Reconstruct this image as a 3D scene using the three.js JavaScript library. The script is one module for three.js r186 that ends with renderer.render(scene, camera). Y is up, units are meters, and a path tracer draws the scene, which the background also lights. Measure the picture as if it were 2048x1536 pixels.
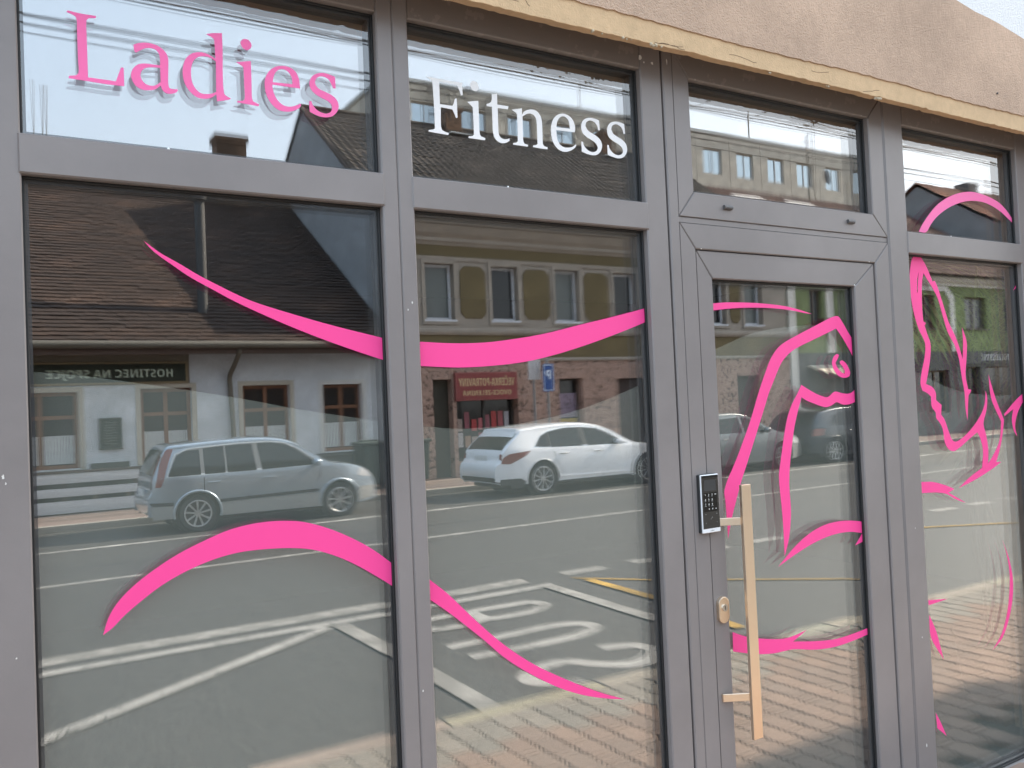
import * as THREE from 'three';
import { mergeGeometries } from 'three/addons/utils/BufferGeometryUtils.js';
import { RoundedBoxGeometry } from 'three/addons/geometries/RoundedBoxGeometry.js';

// ---------- camera, sky, sun, exposure ----------
const scene = new THREE.Scene();
const camera = new THREE.PerspectiveCamera(48.0, 4 / 3, 0.05, 900);
{
  // yaw 31.5 degrees to the right of the shopfront's normal, 1.5 up, rolled 2.5
  const right = new THREE.Vector3(0.852, -0.044, 0.521), up = new THREE.Vector3(0.024, 0.999, 0.045), fwd = new THREE.Vector3(0.522, 0.026, -0.852);
  camera.quaternion.setFromRotationMatrix(new THREE.Matrix4().makeBasis(right.normalize(), up.normalize(), fwd.negate().normalize()));
  camera.position.set(0, 1.70, 2.10);
}
scene.add(camera);
const SUN_UP = 36 * Math.PI / 180, SUN_AZ = -2.2 * Math.PI / 180; // low over the far end of the street, just behind the shop's front plane
const sunDir = new THREE.Vector3(Math.cos(SUN_UP) * Math.cos(SUN_AZ), Math.sin(SUN_UP), Math.cos(SUN_UP) * Math.sin(SUN_AZ));
{ // hazy summer sky: pale blue overhead, whiter low down and towards the sun
  const W = 512, H = 256, d = new Float32Array(W * H * 4);
  for (let j = 0; j < H; j++) for (let i = 0; i < W; i++) {
    const up = ((j + 0.5) / H - 0.5) * Math.PI, az = ((i + 0.5) / W - 0.5) * 2 * Math.PI, y = Math.sin(up), x = Math.cos(az) * Math.cos(up), z = Math.sin(az) * Math.cos(up);
    const ang = Math.acos(Math.min(1, Math.max(-1, x * sunDir.x + y * sunDir.y + z * sunDir.z))) * 180 / Math.PI, h = Math.exp(-Math.max(0, y) * 3.2), gl = 0.75 * Math.exp(-ang / 16) + 0.66 * Math.exp(-ang / 42);
    const zen = [0.190, 0.318, 0.480], hor = [0.475, 0.515, 0.535], warm = [1, 0.87, 0.70], k = (j * W + i) * 4;
    for (let c = 0; c < 3; c++) d[k + c] = y < -0.02 ? [0.2, 0.18, 0.16][c] : zen[c] + (hor[c] - zen[c]) * h + warm[c] * gl;
    d[k + 3] = 1;
  }
  const t = new THREE.DataTexture(d, W, H, THREE.RGBAFormat, THREE.FloatType);
  t.mapping = THREE.EquirectangularReflectionMapping; t.magFilter = THREE.LinearFilter; t.needsUpdate = true;
  scene.background = t; scene.environment = t;
}
const sun = new THREE.DirectionalLight(new THREE.Color(1, 0.88, 0.72), 3.7);
sun.position.copy(sunDir).multiplyScalar(80).add(new THREE.Vector3(8, 0, 8));
sun.target.position.set(8, 0, 8);
sun.castShadow = true;
sun.shadow.mapSize.set(4096, 4096);
Object.assign(sun.shadow.camera, { left: -60, right: 60, top: 60, bottom: -60, near: 1, far: 220 });
scene.add(sun, sun.target);
const renderer = new THREE.WebGLRenderer({ antialias: true });
renderer.toneMapping = THREE.LinearToneMapping;
renderer.toneMappingExposure = 4.6;
renderer.shadowMap.enabled = true;

// ---------- helpers ----------
const PI = Math.PI, V = (x, y, z) => new THREE.Vector3(x, y, z), C = (r, g, b) => new THREE.Color().setRGB(r, g, b);
function rng(seed) { let a = seed >>> 0; return () => { a |= 0; a = a + 0x6D2B79F5 | 0; let t = Math.imul(a ^ a >>> 15, 1 | a); t = t + Math.imul(t ^ t >>> 7, 61 | t) ^ t; return ((t ^ t >>> 14) >>> 0) / 4294967296; }; }
const used = {};
function numbered(n) { n = n.replace(/_\d+$/, ''); const k = used[n] = (used[n] ?? -1) + 1; return k ? n + '_' + String(k).padStart(3, '0') : n; }
function metric(g) { // uv in metres, taken from the side each face looks to
  g = g.index ? g.toNonIndexed() : g;
  const p = g.attributes.position, n = g.attributes.normal, uv = new Float32Array(p.count * 2);
  for (let i = 0; i < p.count; i += 3) {
    let nx = 0, ny = 0, nz = 0;
    for (let k = 0; k < 3; k++) { nx += n.getX(i + k); ny += n.getY(i + k); nz += n.getZ(i + k); }
    nx = Math.abs(nx); ny = Math.abs(ny); nz = Math.abs(nz);
    for (let k = 0; k < 3; k++) {
      const x = p.getX(i + k), y = p.getY(i + k), z = p.getZ(i + k), j = (i + k) * 2;
      if (ny >= nx && ny >= nz) { uv[j] = x; uv[j + 1] = z; } else if (nz >= nx) { uv[j] = x; uv[j + 1] = y; } else { uv[j] = z; uv[j + 1] = y; }
    }
  }
  g.setAttribute('uv', new THREE.BufferAttribute(uv, 2));
  for (const k of Object.keys(g.attributes)) if (!['position', 'normal', 'uv'].includes(k)) g.deleteAttribute(k);
  return g;
}
function join(gs) { gs = gs.flat(9).map(metric); return gs.length > 1 ? mergeGeometries(gs) : gs[0]; }
function part(name, gs, mat, parent) {
  const m = new THREE.Mesh(gs instanceof THREE.BufferGeometry ? gs : join([gs]), mat);
  m.name = name; m.castShadow = m.receiveShadow = true;
  if (parent) parent.add(m);
  return m;
}
function tag(o, label, category, group) { o.userData.label = label; o.userData.category = category; if (group) o.userData.group = group; return o; }
function thing(name, label, category, pos = [0, 0, 0], turn = 0, group) { const o = new THREE.Group(); o.name = numbered(name); o.position.set(...pos); o.rotation.y = turn; scene.add(o); return tag(o, label, category, group); }
function solo(name, gs, mat, label, category, group) { const m = part(numbered(name), gs, mat, scene); return tag(m, label, category, group); }
function struct(name, gs, mat) { const m = part(numbered(name), gs, mat, scene); m.userData.kind = 'structure'; return m; }
function stuff(m) { m.userData.kind = 'stuff'; return m; }
function box(x0, x1, y0, y1, z0, z1, b = 0) {
  const w = x1 - x0, h = y1 - y0, d = z1 - z0;
  const g = b ? new RoundedBoxGeometry(w, h, d, 1, Math.min(b, w / 2.01, h / 2.01, d / 2.01)) : new THREE.BoxGeometry(w, h, d);
  return g.translate((x0 + x1) / 2, (y0 + y1) / 2, (z0 + z1) / 2);
}
function poly(pts, holes = []) { const s = new THREE.Shape(pts.map(p => new THREE.Vector2(p[0], p[1]))); for (const h of holes) s.holes.push(new THREE.Path(h.map(p => new THREE.Vector2(p[0], p[1])))); return s; }
function prism(pts, z0, z1, bev = 0, holes = []) { // outline in x,y, from z0 to z1
  const g = new THREE.ExtrudeGeometry(pts instanceof THREE.Shape ? pts : poly(pts, holes), { depth: z1 - z0 - 2 * bev, bevelEnabled: bev > 0, bevelThickness: bev, bevelSize: bev, bevelOffset: -bev, bevelSegments: 1, curveSegments: 10 });
  return g.translate(0, 0, z0 + bev);
}
function profX(pts, x0, x1) { // profile given as [z, y], drawn out along x
  const g = new THREE.ExtrudeGeometry(poly(pts.map(p => [-p[0], p[1]])), { depth: x1 - x0, bevelEnabled: false });
  return g.rotateY(PI / 2).translate(x0, 0, 0);
}
function profZ(pts, z0, z1) { return prism(pts, z0, z1); }
function bar(a, b, r, n = 8, r2 = r) {
  const d = V().subVectors(b, a), g = new THREE.CylinderGeometry(r2, r, d.length(), n);
  return g.applyQuaternion(new THREE.Quaternion().setFromUnitVectors(V(0, 1, 0), d.clone().normalize())).translate((a.x + b.x) / 2, (a.y + b.y) / 2, (a.z + b.z) / 2);
}
function tube(pts, r, seg = 24, n = 6) { return new THREE.TubeGeometry(new THREE.CatmullRomCurve3(pts), seg, r, n); }
const rect = (x0, x1, y0, y1) => [[x0, y0], [x1, y0], [x1, y1], [x0, y1]];
const hole = (x0, x1, y0, y1) => [[x0, y0], [x0, y1], [x1, y1], [x1, y0]];

// ---------- textures ----------
function noiseField(n, seed, cells, oct = 4, gain = 0.55) { // tiling value noise, 0..1
  const f = new Float32Array(n * n); let amp = 1, tot = 0;
  for (let o = 0; o < oct; o++) {
    const c = cells * 2 ** o; if (c > n) break;
    const r = rng(seed + o * 77), g = new Float32Array(c * c).map(() => r());
    for (let y = 0; y < n; y++) { const fy = y / n * c, iy = Math.floor(fy), ty = fy - iy, sy = ty * ty * (3 - 2 * ty), y0 = iy % c * c, y1 = (iy + 1) % c * c;
      for (let x = 0; x < n; x++) { const fx = x / n * c, ix = Math.floor(fx), tx = fx - ix, sx = tx * tx * (3 - 2 * tx), x0 = ix % c, x1 = (ix + 1) % c;
        const a = g[y0 + x0] + (g[y0 + x1] - g[y0 + x0]) * sx, b = g[y1 + x0] + (g[y1 + x1] - g[y1 + x0]) * sx; f[y * n + x] += amp * (a + (b - a) * sy); } }
    tot += amp; amp *= gain;
  }
  for (let i = 0; i < f.length; i++) f[i] /= tot;
  return f;
}
function dataTex(n, fn, srgb, size = 1) { // fn(i) -> [r,g,b,a?] in 0..1; size = metres per tile
  const d = new Uint8Array(n * n * 4);
  for (let i = 0; i < n * n; i++) { const c = fn(i); d[i * 4] = c[0] * 255; d[i * 4 + 1] = c[1] * 255; d[i * 4 + 2] = c[2] * 255; d[i * 4 + 3] = (c[3] ?? 1) * 255; }
  const t = new THREE.DataTexture(d, n, n); t.wrapS = t.wrapT = THREE.RepeatWrapping; t.magFilter = THREE.LinearFilter; t.minFilter = THREE.LinearMipmapLinearFilter; t.generateMipmaps = true;
  if (srgb) t.colorSpace = THREE.SRGBColorSpace;
  t.repeat.set(1 / size, 1 / size); t.needsUpdate = true; return t;
}
const g2 = (v) => [v, v, v], cl = (v) => Math.min(1, Math.max(0, v));
const NA = noiseField(512, 11, 4, 5), NB = noiseField(512, 23, 64, 3, 0.7), NC = noiseField(512, 37, 16, 5, 0.6), ND = noiseField(512, 51, 2, 7, 0.6);
const texStucco = dataTex(512, i => g2(cl(0.5 + (NB[i] - 0.5) * 1.7 + (NC[i] - 0.5) * 0.25)), false, 0.29);
const texFine = dataTex(512, i => g2(cl(0.5 + (NB[i] - 0.5) * 1.2)), false, 0.25);
const texMottle = dataTex(512, i => g2(0.80 + 0.2 * cl(0.5 + (ND[i] - 0.5) * 1.6 + (NB[i] - 0.5) * 0.35)), true, 1.3);
const texWear = dataTex(512, i => g2(0.62 + 0.38 * cl(0.5 + (ND[i] - 0.5) * 2.2 + (NC[i] - 0.5) * 1)), true, 1.7);
const texRough = dataTex(512, i => g2(cl(0.55 + (NA[i] - 0.5) * 0.5 + (NC[i] - 0.5) * 0.3)), false, 0.9);
const texAsphalt = dataTex(512, i => g2(cl(0.76 + (NB[i] - 0.5) * 0.75)), true, 0.83);
const texPaint = dataTex(512, i => { const w = NB[i] * 0.55 + NC[i] * 0.5 + ND[i] * 0.35; return [...g2(0.75 + 0.25 * cl(ND[i] * 1.3)), w > 0.50 ? 1 : 0.0]; }, true, 0.9);
const texStone = dataTex(512, i => { const s = NC[i] + 0.35 * (NB[i] - 0.5); const k = s < 0.36 ? 0.55 : 0.85 + 0.15 * ND[i]; return [k, k * 0.96, k * 0.93]; }, true, 1.2);
const texStoneBump = dataTex(512, i => g2(cl((NC[i] + 0.35 * (NB[i] - 0.5) - 0.32) * 3)), false, 1.2);
// faint handling marks, and dried wipe streaks
const texFilmy = dataTex(512, i => g2(0.90 + 0.10 * cl(0.5 + (ND[i] - 0.5) * 2)), true, 0.9);
const texSmear = dataTex(512, i => { const x = i % 512, y = (i / 512) | 0, a = Math.sin((y + 46 * Math.sin(x / 512 * 2 * Math.PI * 2 + 1)) / 512 * 2 * Math.PI * 9), s = cl(a - 0.55) * 2 * cl((ND[i] - 0.46) * 6); return g2(0.76 + 0.24 * cl(s + (NC[i] > 0.66 ? 0.3 : 0))); }, true, 0.55);
function mat(r, g, b, rough = 0.8, o = {}) { const { bump, scale, ...rest } = o; const m = new THREE.MeshPhysicalMaterial({ color: C(r, g, b), roughness: rough, ...rest }); if (bump) { m.bumpMap = bump; m.bumpScale = scale ?? 0.002; } return m; }
function canvasTex(w, h, draw) { const c = document.createElement('canvas'); c.width = w; c.height = h; const x = c.getContext('2d'); draw(x, w, h); const t = new THREE.CanvasTexture(c); t.colorSpace = THREE.SRGBColorSpace; return t; }
// a printed board: picture uv over the whole front face
function sheet(w, h, dep = 0.004) { return new THREE.BoxGeometry(w, h, dep); }

const MT = {
  frame: mat(0.27, 0.238, 0.226, 0.36, { map: texFilmy, bump: texFine, scale: 0.00006 }),
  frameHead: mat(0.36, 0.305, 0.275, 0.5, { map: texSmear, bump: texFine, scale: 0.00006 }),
  gasket: mat(0.012, 0.012, 0.012, 0.55),
  panes: [1.95, 2.45, 2.5].map(n => mat(1, 1, 1, 0, { transmission: 1, thickness: 0, ior: Math.min(n, 2.33), specularIntensity: 1 })), // outer sheet, then the two coated ones
  spacer: mat(0.05, 0.05, 0.05, 0.4),
  pink: mat(0.92, 0.058, 0.285, 0.55),
  pinkPale: mat(0.95, 0.15, 0.40, 0.5),
  white: mat(0.86, 0.83, 0.81, 0.5),
  steel: mat(0.90, 0.73, 0.56, 0.32, { metalness: 1, bump: texFine, scale: 0.00005 }),
  dark: mat(0.02, 0.02, 0.02, 0.5),
  screw: mat(0.8, 0.8, 0.78, 0.3, { metalness: 0.6 }),
};
// ---------- the shop's own building ----------
const beige = mat(0.75, 0.515, 0.365, 0.95, { map: texMottle, bump: texStucco, scale: 0.0024 });
const paintedSunStucco = mat(0.88, 0.86, 0.84, 0.95, { bump: texStucco, scale: 0.0035 });  // sunlight on the corner plaster, put into its colour
const lintelMat = mat(0.88, 0.60, 0.345, 0.95, { map: texMottle, bump: texFine, scale: 0.0012 });
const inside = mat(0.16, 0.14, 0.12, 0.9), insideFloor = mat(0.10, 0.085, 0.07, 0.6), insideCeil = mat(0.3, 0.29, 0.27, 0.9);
{
  const t = thing('shop_building', 'beige rough plastered shop wall above the grey window frames', 'building', [0, 0, 0]);
  // front skin: x -5..15, proud of the frames, with the shopfront opening; sunlight is painted in as white beyond a wavy border at the upper right
  const border = [[3.40, 3.60], [3.50, 3.45], [3.58, 3.374], [3.66, 3.361], [3.76, 3.345], [3.86, 3.338], [3.95, 3.328], [4.05, 3.312], [4.15, 3.296], [4.4, 3.24], [4.8, 3.18], [5.6, 3.10], [15, 3.0]].map(([x, y]) => [x * 0.941, 1.7 + (y - 1.7) * 0.941 + 0.001]);
  const r = rng(5), low = [];
  for (let x = 14.6; x > -5; x -= x < 6 && x > -0.5 ? 0.024 : 0.4) low.push([x, 2.859 + (r() - 0.5) * 0.005 + Math.sin(x * 5) * 0.003]);
  part('plaster', prism([[-5, 2.859], [-5, 7.6], border[0].map((v, i) => i ? 7.6 : v - 0.15), ...border, ...low], 0.1205, 0.124), beige, t);
  part('plaster_painted_sunlit', prism([[border[0][0] - 0.15, 7.6], ...border, [14.6, 7.6]], 0.1205, 0.1225), paintedSunStucco, t).userData.label = 'plaster coloured white as if sunlit with a wavy lower border';
  part('plaster', [box(-5, -0.24, 0.0, 2.80, -0.02, 0.121), box(4.20, 14.6, 0.0, 2.80, -0.02, 0.121)], beige, t);
  // unpainted band of render along the lintel, its lower edge ragged; the underside runs back to the frames
  const lip = []; for (let x = 14.6; x > -5; x -= x < 6 && x > -0.5 ? 0.017 : 0.4) lip.push([x, 2.791 + (r() - 0.5) * 0.003 + (r() > 0.92 ? 0.003 : 0) + Math.sin(x * 3.1) * 0.0015]);
  part('unpainted_render', prism([[-5, 2.791], [-5, 2.900], [14.6, 2.900], ...lip], 0.090, 0.1195, 0.0012), lintelMat, t);
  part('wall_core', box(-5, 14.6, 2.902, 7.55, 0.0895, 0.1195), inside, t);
  part('lintel_underside', box(-0.24, 4.2, 2.8600, 2.885, -0.02, 0.089), lintelMat, t);
  // hairline cracks and crumbs of mortar along it
  const cr = [];
  const crack = (x, y, n, dx, dy) => { const P = [V(x, y, 0.1196)]; for (let i = 0; i < n; i++) { x += dx * (0.6 + 0.8 * r()); y = Math.min(2.855, Math.max(2.795, y + dy + (r() - 0.5) * 0.009)); P.push(V(x, y, 0.1196)); } cr.push(new THREE.TubeGeometry(new THREE.CatmullRomCurve3(P, false, 'catmullrom', 0.1), 40, 0.0008, 4)); };
  crack(1.17, 2.831, 7, 0.016, -0.001); crack(1.30, 2.852, 4, 0.012, -0.003); crack(1.305, 2.834, 3, 0.008, -0.006); crack(1.78, 2.797, 5, 0.016, 0.003); crack(1.80, 2.797, 5, 0.018, 0.001); crack(1.86, 2.801, 4, 0.012, -0.002); crack(2.10, 2.815, 5, 0.022, -0.001); crack(2.78, 2.799, 5, 0.018, 0.003); crack(2.5, 2.829, 5, 0.02, 0.001);
  const crackMat = mat(0.16, 0.10, 0.06, 1), crumbMat = mat(0.55, 0.46, 0.33, 1);
  for (const g of cr) part('crack', g, crackMat, t);
  const cm = [];
  for (const [x, n] of [[1.79, 8], [2.865, 8], [1.56, 3], [1.68, 3], [2.3, 3], [2.6, 3]]) for (let i = 0; i < n; i++) cm.push(new THREE.IcosahedronGeometry(0.002 + r() * 0.004, 0).translate(x + (r() - 0.5) * 0.05, 2.790 - r() * 0.004, 0.112 + r() * 0.008));
  for (const g of cm) part('mortar_crumb', g, crumbMat, t);
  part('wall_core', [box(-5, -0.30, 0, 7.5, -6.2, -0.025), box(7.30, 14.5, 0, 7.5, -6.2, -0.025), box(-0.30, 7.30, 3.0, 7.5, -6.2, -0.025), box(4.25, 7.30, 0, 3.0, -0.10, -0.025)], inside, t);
  part('roof', profX([[0.20, 7.58], [0.20, 7.68], [-3.1, 9.0], [-6.6, 7.68], [-6.6, 7.58]], -5.3, 15), mat(0.12, 0.06, 0.04, 0.9), t);
  // a dead insect on the wall
  tag(part(numbered('insect'), new THREE.SphereGeometry(1, 8, 5).scale(0.008, 0.004, 0.003).rotateZ(0.5).translate(3.667, 2.926, 0.126), mat(0.03, 0.025, 0.02, 0.6), scene), 'small dark insect sitting low on the beige plaster at upper right', 'insect');
}
// the room behind the glass
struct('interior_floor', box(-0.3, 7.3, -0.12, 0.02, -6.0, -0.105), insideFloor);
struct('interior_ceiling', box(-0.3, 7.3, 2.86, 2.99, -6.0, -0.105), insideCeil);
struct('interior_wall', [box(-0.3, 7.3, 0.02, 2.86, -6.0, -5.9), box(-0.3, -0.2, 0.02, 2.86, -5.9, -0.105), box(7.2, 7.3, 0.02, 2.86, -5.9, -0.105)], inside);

// ---------- shop windows ----------
const ZG = -0.030, GAP = 0.018;
// a pane with the slight bulge that sealed units take on, and a faint draw-line ripple
function paneGeo(x0, x1, y0, y1, z, bulge, ripple, seed, tilt = [0, 0]) {
  const g = new THREE.PlaneGeometry(x1 - x0, y1 - y0, 40, 40).translate((x0 + x1) / 2, (y0 + y1) / 2, z);
  const p = g.attributes.position, n = g.attributes.normal, r = rng(seed), ph = [r() * 6, r() * 6, r() * 6], w = x1 - x0, h = y1 - y0;
  for (let i = 0; i < p.count; i++) {
    const x = p.getX(i), y = p.getY(i), u = (x - x0) / w * 2 - 1, v = (y - y0) / h * 2 - 1;
    const A = 1 - u * u, B = 1 - v * v;
    const edge = Math.pow(Math.abs(u), 6);
    const k1 = 26, k2 = 41;
    const rip = ripple * (Math.sin(x * k1 + y * 5 + ph[0]) + 0.5 * Math.sin(x * k2 - y * 9 + ph[1])) * (0.4 + edge);
    const rx = ripple * (k1 * Math.cos(x * k1 + y * 5 + ph[0]) + 0.5 * k2 * Math.cos(x * k2 - y * 9 + ph[1])) * (0.4 + edge), ry = ripple * (5 * Math.cos(x * k1 + y * 5 + ph[0]) - 4.5 * Math.cos(x * k2 - y * 9 + ph[1])) * (0.4 + edge);
    p.setZ(i, z + bulge * A * B + rip + tilt[0] * (x - (x0 + x1) / 2) + tilt[1] * (y - (y0 + y1) / 2));
    const dx = bulge * (-2 * u) * B * 2 / w + rx + tilt[0], dy = bulge * A * (-2 * v) * 2 / h + ry + tilt[1];
    const q = V(-dx, -dy, 1).normalize(); n.setXYZ(i, q.x, q.y, q.z);
  }
  return g;
}
let paneSeed = 40;
function glazing(t, x0, x1, y0, y1, ripple) { // triple glazing with its rubber gasket and spacer bars
  const e = 0.010; paneSeed++;
  const ring = (a, z0, z1, bev = 0) => prism(rect(x0, x1, y0, y1), z0, z1, bev, [hole(x0 + a, x1 - a, y0 + a, y1 - a)]);
  part('gasket', ring(0.006, -0.0295, -0.021, 0.0015), MT.gasket, t);
  part('spacer', [ring(0.013, ZG - GAP + 0.001, ZG - 0.001), ring(0.013, ZG - 2 * GAP + 0.001, ZG - GAP - 0.001)], MT.spacer, t);
  const r = rng(paneSeed), j = () => (r() - 0.5) * 0.0005;
  for (let k = 0; k < 3; k++) part('pane', paneGeo(x0, x1, y0, y1, ZG - k * GAP, [-0.00025, 0.00004, 0.0003][k], ripple * [1, 0.6, 0.8][k], paneSeed * 3 + k, k ? [j(), j()] : [0, 0]), MT.panes[k], t);
}
// four-sided frame member set with mitred or butt ends: outline in x,y
const FZ0 = -0.085;
function member(name, pts, t, z1 = 0, bev = 0.0035) { return part(name, prism(pts, FZ0, z1, bev), MT.frame, t); }
const Y0 = 0.02, YB = 0.10, YT1 = 2.245, YT2 = 2.332, YG = 2.765, YTOP = 2.857;
function screws(t, list) { part('screw_cover', list.map(([x, y]) => new THREE.SphereGeometry(0.0032, 8, 6).scale(1, 1, 0.5).translate(x, y, -0.0015)), MT.screw, t); }
function fixedWindow(label, xa, xb, xg0, xg1, rip, yb = YB) {
  const t = thing('shop_window', label, 'window', [0, 0, 0], 0, 'fixed windows of the shopfront');
  member('frame_post', rect(xa, xg0, Y0, YTOP), t); member('frame_post', rect(xg1, xb, Y0, YTOP), t);
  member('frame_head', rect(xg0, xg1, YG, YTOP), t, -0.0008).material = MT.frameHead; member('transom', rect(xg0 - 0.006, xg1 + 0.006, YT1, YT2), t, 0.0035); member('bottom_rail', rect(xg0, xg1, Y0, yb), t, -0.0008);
  glazing(t, xg0, xg1, YT2, YG, rip[0]); glazing(t, xg0, xg1, yb, YT1, rip[1]);
  screws(t, [[xg0 + 0.16, YT1 + 0.004], [xg1 - 0.15, YT1 + 0.004], [xg0 + 0.3, YT2 + 0.001]]);
  return t;
}
const win1 = fixedWindow('tall grey framed shop window at far left with pink lettering in its top pane', -0.10, 0.958, 0.080, 0.912, [5e-6, 4e-6]);
const win2 = fixedWindow('tall grey framed shop window with white lettering, just left of the door', 0.9585, 1.908, 1.004, 1.820, [1.1e-5, 5e-6]);
const win3 = fixedWindow('tall grey framed shop window right of the door with a pink face outline', 3.064, 4.20, 3.184, 4.018, [2.2e-5, 1.1e-5], 0.066);
part('sill', box(3.1, 4.2, -0.02, 0.018, -0.08, 0.10, 0.006), mat(0.75, 0.75, 0.76, 0.4, { metalness: 0.3 }), win3);
part('cover_strip', [box(1.9095, 1.9125, Y0, YTOP, -0.06, -0.012), box(0.9575, 0.959, Y0, YTOP, -0.06, -0.006)], MT.gasket, win2);

// door: fixed frame, fanlight, leaf
const door = thing('shop_door', 'grey glazed shop door with fanlight and long steel pull handle', 'door', [0, 0, 0]);
{
  const t = door, XA = 1.914, XB = 3.060, m = 0.0009;
  // frame posts run full height outside the mitred sash members
  member('frame_post', rect(XA, 1.9565, Y0, YTOP), t, 0.002); member('frame_post', rect(3.0535, XB, Y0, YTOP), t, 0.002);
  const F = [1.9575, 3.0525, 2.300, YTOP], I = [2.030, 2.968, 2.386, YG]; // fanlight outer, inner
  member('fanlight_rail', [[F[0] + m, F[2]], [F[1] - m, F[2]], [I[1] - m, I[2]], [I[0] + m, I[2]]], t);
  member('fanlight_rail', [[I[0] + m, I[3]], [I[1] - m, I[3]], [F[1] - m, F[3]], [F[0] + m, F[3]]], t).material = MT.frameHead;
  member('fanlight_stile', [[F[0], F[2] + m], [I[0], I[2] + m], [I[0], I[3] - m], [F[0], F[3] - m]], t);
  member('fanlight_stile', [[F[1], F[2] + m], [F[1], F[3] - m], [I[1], I[3] - m], [I[1], I[2] + m]], t);
  glazing(t, I[0], I[1], I[2], I[3], 2.4e-5);
  member('frame_joint', rect(F[0], F[1], 2.2802, 2.2988), t, -0.004, 0.001);
  const O = [1.9575, 3.0525, 2.279], L = [2.025, 2.966, 2.195]; // door frame outer / rebate
  member('frame_head', [[O[0] + m, O[2]], [L[0] + m, L[2]], [L[1] - m, L[2]], [O[1] - m, O[2]]], t);
  member('frame_jamb', [[O[0], Y0], [L[0], Y0], [L[0], L[2] - m], [O[0], O[2] - m]], t); member('frame_jamb', [[L[1], Y0], [O[1], Y0], [O[1], O[2] - m], [L[1], L[2] - m]], t);
  const K = [2.030, 2.961, 2.1925], G = [2.100, 2.842, 2.100], zl = -0.006; // leaf outer, glass
  member('leaf_rail', [[K[0] + m, K[2]], [G[0] + m, G[2]], [G[1] - m, G[2]], [K[1] - m, K[2]]], t, zl);
  member('leaf_rail', [[K[0] + m, Y0], [K[1] - m, Y0], [G[1] - m, YB + 0.02], [G[0] + m, YB + 0.02]], t, zl);
  member('leaf_stile', [[K[0], Y0 + m], [G[0], YB + 0.02 + m], [G[0], G[2] - m], [K[0], K[2] - m]], t, zl); member('leaf_stile', [[G[1], YB + 0.02], [K[1], Y0 + m], [K[1], K[2] - m], [G[1], G[2] - m]], t, zl);
  glazing(t, G[0], G[1], YB + 0.02, G[2], 7e-6);
  part('rebate_seal', [box(2.0255, 2.0295, Y0, 2.19, -0.07, -0.02), box(2.9612, 2.9658, Y0, 2.19, -0.07, -0.02), box(2.0255, 2.9658, 2.1928, 2.1948, -0.07, -0.02)], MT.gasket, t);
  part('cover_strip', [box(3.0602, 3.0638, Y0, YTOP, -0.06, -0.010)], MT.gasket, t);
  for (const x of [2.178, 2.826]) part('drain_cap', [bar(V(x - 0.019, 2.3445, 0.004), V(x + 0.019, 2.3445, 0.004), 0.0075, 12)], mat(0.10, 0.095, 0.095, 0.45), t);
  screws(t, [[2.05, 2.198], [2.93, 2.198], [2.93, 2.77], [2.06, 2.77], [2.835, 2.103]]);
  // pull handle: flat bar on two slanting standoffs
  const steelTop = MT.steel;
  const h = part('pull_handle', [box(2.118, 2.160, 0.575, 1.408, 0.048, 0.060, 0.0012)], steelTop, t);
  for (const y of [0.712, 1.288]) part('standoff', prism([[2.046, y - 0.0125], [2.128, y - 0.0125], [2.128, y + 0.0125], [2.046, y + 0.0125]], -0.006, 0.002, 0.0008).applyMatrix4(new THREE.Matrix4().set(1, 0, 0, 0, 0, 1, 0, 0, 0.60, 0, 1, -0.60 * 2.046, 0, 0, 0, 1)), steelTop, h);
  const lock = part('lock_plate', new THREE.ExtrudeGeometry((() => { const s = new THREE.Shape(); const r = 0.0215, hh = 0.020; s.moveTo(-r, -hh); s.absarc(0, -hh, r, PI, 2 * PI); s.lineTo(r, hh); s.absarc(0, hh, r, 0, PI); return s; })(), { depth: 0.010, bevelEnabled: true, bevelThickness: 0.002, bevelSize: 0.002, bevelSegments: 2 }).translate(2.0655, 0.998, -0.005), MT.steel, t);
  const cyl = part('lock_cylinder', new THREE.CylinderGeometry(0.0115, 0.0115, 0.005, 20).rotateX(PI / 2).translate(2.0655, 1.006, 0.009), mat(0.6, 0.57, 0.52, 0.35, { metalness: 1 }), lock);
  part('keyhole', box(2.0640, 2.0668, 1.000, 1.0125, 0.0105, 0.0122), MT.dark, lock);
}
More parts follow.
